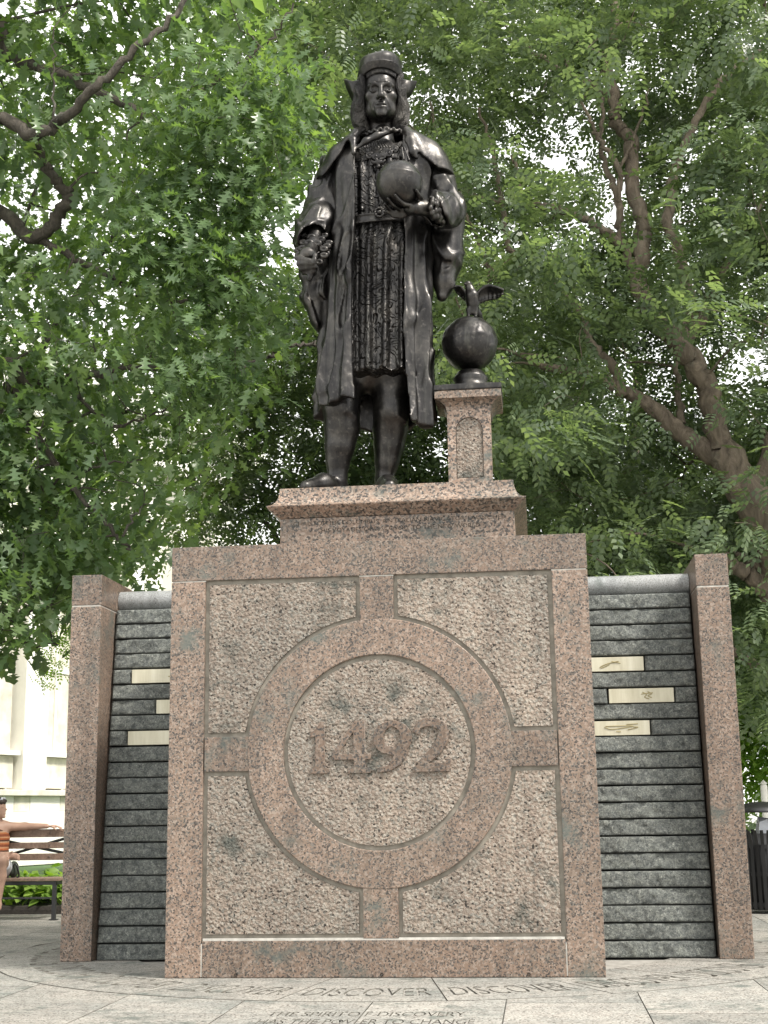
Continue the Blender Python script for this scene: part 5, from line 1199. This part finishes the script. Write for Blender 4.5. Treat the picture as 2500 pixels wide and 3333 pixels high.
bdS.full(lambda X, Y, Z: .004-Z+0*X+0*Y, 'i', 0)
body_ = sculpt('body', bdS, m_skin, pe, po, 1)
hs = SDF(hc-np.array([.15, .12, .13]), hc+np.array([.12, .12, .16]), .0085)
hs.add(f_ell(hc+np.array([-.028, .0, .035]), (.092, .084, .098)), .02); hs.add(f_ell(hc+np.array([-.085, .0, .02]), (.05, .05, .05)), .02); hs.add(f_ell(hc+np.array([.02, .0, .075]), (.07, .07, .045)), .03)
hs.full(lambda X, Y, Z: .007*np.sin(X*130+Z*60)*np.sin(Y*70), '+'); hs.sub(f_ell(hc+np.array([.075, 0, -.03]), (.07, .10, .075)), .01); sculpt('hair', hs, m_hair, pe, po, 0)
gls = SDF(hc+np.array([-.06, -.11, .05]), hc+np.array([.12, .11, .17]), .006)
for s in (-1, 1): gls.add(f_ell(hc+np.array([.050, s*.034, .108]), (.016, .030, .022)), .004); gls.add(f_cap(hc+np.array([.045, s*.065, .10]), hc+np.array([-.04, s*.080, .07]), .005, .005), .003)
gls.add(f_cap(hc+np.array([.055, -.02, .112]), hc+np.array([.055, .02, .112]), .005, .005), .003); sculpt('sunglasses', gls, m_shorts, pe, po, 0)
tp = SDF((px-.36, 5.5, zs+.10), (px+.28, 6.35, zs+.72), .0105)
tp.chain([pelv+np.array([0, 0, .06]), np.array([px-.05, py+.06, zs+.28]), chest, chest+np.array([0, 0, .06])], [.158, .140, .152, .10], .08); tp.chain([chest+np.array([.0, -.05, .05]), neck+np.array([.03, -.02, -.02])], [.075, .03], .04); tp.chain([chest+np.array([-.09, -.04, .05]), neck+np.array([-.05, -.02, -.02])], [.06, .03], .04)
tp.full(lambda X, Y, Z: zs+.17-Z+0*X+0*Y, 'i', 0); tp.full(lambda X, Y, Z: .0012*np.sin(Z*90+X*20), '+'); sculpt('striped_top', tp, m_top, pe, po, 0)
sh = SDF((px-.34, 5.2, zs-.02), (px+.32, 6.2, zs+.34), .0105)
sh.chain([pelv+np.array([0, 0, -.02]), pelv+np.array([0, .02, .06])], [.160, .150], .05); sh.chain([hipA, hipA*.5+kneeA*.5], [.115, .098], .04); sh.chain([hipB, hipB*.5+kneeB*.5], [.115, .098], .04); sh.full(lambda X, Y, Z: zs+.003-Z+0*X+0*Y, 'i', 0); sculpt('shorts', sh, m_shorts, pe, po, 0)
bg_c = Bz(150, 1690, 5.86); bg_c[2] = zs+.115
bgS = SDF(bg_c-np.array([.12, .14, .14]), bg_c+np.array([.14, .14, .18]), .0095); bgS.add(f_ell(bg_c+np.array([-.02, .02, -.02]), (.055, .10, .095)), .02); bgS.full(lambda X, Y, Z: zs+.003-Z+0*X+0*Y, 'i', 0)
bagr = empty('shoulder_bag', (bg_c[0], bg_c[1], zs), 'small dark green bag with a strap beside the person on the bench', 'bag'); sculpt('bag_body', bgS, m_bag, bagr, (bg_c[0], bg_c[1], zs), 0)
V, Q = tube_arrays(catmull([(-.02, -.05, .10), (.03, -.07, .16), (.065, -.06, .09), (.07, -.04, .02), (.045, -.05, .006)], 5), .011, 6); link('strap', npmesh('strap', V, Q), m_black, bagr, True)

# planting bed behind the bench
box('planting_bed', -9, BXR+.35, 6.62, 8.9, -.09, .10, m_soil, None, .05).__setitem__('kind', 'structure')
lv = leaf_template('oval')
def plant(x, y, h, n, spots=None):
    o = empty('leafy_plant', (x, y, .10), 'low bright green leafy plant in the bed behind the bench', 'plant', 'leafy plants behind the bench')
    a = rng.uniform(0, 2*math.pi, n); rr = rng.uniform(.05, 1, n)**.7; P = np.stack([.30*rr*np.cos(a), .26*rr*np.sin(a), rng.uniform(.08, h, n)*(1-.35*rr)], -1)
    d = np.stack([np.cos(a), np.sin(a), np.zeros(n)], -1); V, Q = scatter(P, frames(n, d, .25, .5), rng.uniform(.10, .17, n), (lv[0]*np.array([1, 1.6, 1]), lv[1])); c = link('leaves', npmesh('leaves', V, Q), m_leafb, o); tag(c, kind='stuff')
    L = [tube_arrays(catmull([(0, 0, -.01), p*.5+np.array([0, 0, .06]), p], 2), [.006, .005, .004, .004, .003], 4) for p in P[::3]]; V, Q = join_arrays(L); s = link('stems', npmesh('stems', V, Q), m_leafd, o); tag(s, kind='stuff')
for i in range(11):
    for j in range(2): plant(BXR+.15-i*.34+rng.uniform(-.06, .06), 6.98+j*.42+rng.uniform(-.05, .05), rng.uniform(.36, .52), 95)

# ------------------------------------------------------------------ waste bin
tc = atz(2500, 2972); TB = (tc[0]+.03, 6.05, 0); TR = .29
tb = empty('waste_bin', TB, 'black slatted steel waste bin with a raised domed lid', 'waste bin', rz=.1)
ns = 30
zb0, zb1 = .06, .90
vv = [(-.017, 0, zb0), (.017, 0, zb0), (.017, -.004, .78), (-.017, -.004, .78), (-.017, .05, .90), (.017, .05, .90)]
prof = [(0, .05), (.0, .45), (.0, .74), (.028, .83), (.062, .895)]
V, Fq = [], []
for r, z in prof:
    for dx, dr in ((-.019, 0), (.019, 0), (.019, .008), (-.019, .008)): V.append((TR+r+dr, dx, z))
for i in range(len(prof)-1):
    for j in range(4): Fq.append((i*4+j, i*4+(j+1) % 4, i*4+4+(j+1) % 4, i*4+4+j))
Fq += [(3, 2, 1, 0), tuple(len(prof)*4-4+j for j in range(4))]
sm = pymesh('slat', V, Fq); sm.materials.append(m_black)
for i in range(ns):
    o = bpy.data.objects.new('slat', sm); COL.objects.link(o); o.parent = tb; o.rotation_euler = (0, 0, i*2*math.pi/ns)
def ring(name, R0, z0, z1, t, parent, m=m_black):
    n = 48; a = np.arange(n)*2*math.pi/n; V = []
    for r, z in ((R0-t, z0), (R0, z0), (R0, z1), (R0-t, z1)): V += [(r*math.cos(q), r*math.sin(q), z) for q in a]
    Q = [(k*n+i, k*n+(i+1) % n, ((k+1) % 4)*n+(i+1) % n, ((k+1) % 4)*n+i) for k in range(4) for i in range(n)]; return link(name, pymesh(name, V, Q), m, parent)
ring('hoop', TR-.001, .07, .12, .008, tb); ring('hoop', TR-.001, .40, .44, .008, tb); ring('hoop', TR-.001, .70, .74, .008, tb)
n = 32; V = []
prof = [(.262, .04), (.262, .86), (.25, .86), (.25, .05)]
for r, z in prof: V += [(r*math.cos(i*2*math.pi/n), r*math.sin(i*2*math.pi/n), z) for i in range(n)]
F = [(k*n+i, k*n+(i+1) % n, (k+1)*n+(i+1) % n, (k+1)*n+i) for k in range(3) for i in range(n)]; F.append(tuple(range(n))[::-1])
link('liner', pymesh('liner', V, F), m_black, tb, True)
V = []; prof = [(.0, 1.205), (.10, 1.20), (.20, 1.18), (.27, 1.145), (.305, 1.105), (.31, 1.085), (.295, 1.085), (.18, 1.15), (.0, 1.17)]
for r, z in prof: V += [(max(r, .001)*math.cos(i*2*math.pi/n), max(r, .001)*math.sin(i*2*math.pi/n), z) for i in range(n)]
F = [(k*n+i, k*n+(i+1) % n, (k+1)*n+(i+1) % n, (k+1)*n+i) for k in range(len(prof)-1) for i in range(n)]; link('domed_lid', pymesh('domed_lid', V, F), m_black, tb, True)
for i in range(4):
    a = i*math.pi/2+.55; c, s = math.cos(a), math.sin(a); V, Q = tube_arrays([(.285*c, .285*s, .84), (.30*c, .30*s, .95), (.295*c, .295*s, 1.11)], .022, 6); link('lid_support', npmesh('lid_support', V, Q), m_black, tb, True)
V = [(.10, -.16, .80), (-.08, -.17, .80), (-.10, .05, .80), (.11, .06, .80), (.06, -.12, 1.02), (-.06, -.15, .98), (-.05, .02, 1.04), (.08, .03, .97)]
pb = link('paper_litter', pymesh('paper_litter', V, [(0, 1, 5, 4), (1, 2, 6, 5), (2, 3, 7, 6), (3, 0, 4, 7), (4, 5, 6, 7), (3, 2, 1, 0)]), m_shorts, None); pb.location = TB; tag(pb, 'crumpled pale paper litter sticking out of the waste bin', 'litter')
# pale post beyond the bin
pp = aty(2492, 2640, 9.5); po_ = empty('pale_post', (pp[0], 9.5, 0), 'slim pale post standing beyond the waste bin', 'post')
V, Q = tube_arrays([(0, 0, 0), (0, 0, .12), (0, 0, .125), (0, 0, 1.42), (0, 0, 1.45)], [.07, .07, .05, .047, .03], 14); link('post_shaft', npmesh('post_shaft', V, Q), m_lime, po_, True)
V = [(.055*math.cos(i*math.pi/7), .055*math.sin(i*math.pi/7), 1.45) for i in range(14)]+[(0, 0, 1.51)]; link('post_cap', pymesh('post_cap', V, [(i, (i+1) % 14, 14) for i in range(14)]), m_lime, po_, True)
# dense hedge and lawn far behind, closing the view at eye level
n = 7000; P = np.stack([rng.uniform(-9, 34, n), rng.uniform(22.5, 24.5, n), rng.uniform(0, 1, n)**.8*2.6+.25*rng.normal(0, 1, n)], -1); P[:, 2] = np.abs(P[:, 2])
V, Q = scatter(P, frames(n, rng.normal(0, 1, (n, 3)), .1, .8), rng.uniform(.3, .45, n), leaf_template('oval2')); hd_ = link('far_hedge', npmesh('far_hedge', V, Q), m_leafd); tag(hd_, 'long leafy hedge far behind the monument', 'hedge', kind='stuff')
bm = bmesh.new(); bmesh.ops.create_grid(bm, x_segments=2, y_segments=2, size=1); lw = link('lawn', bm_mesh('lawn', bm), simple('grass_green', (.06, .12, .03), .95, var=.4, sc=30, bump=.5)); lw.location = (14, 35, -.018); lw.scale = (60, 26, 1); tag(lw, kind='structure')
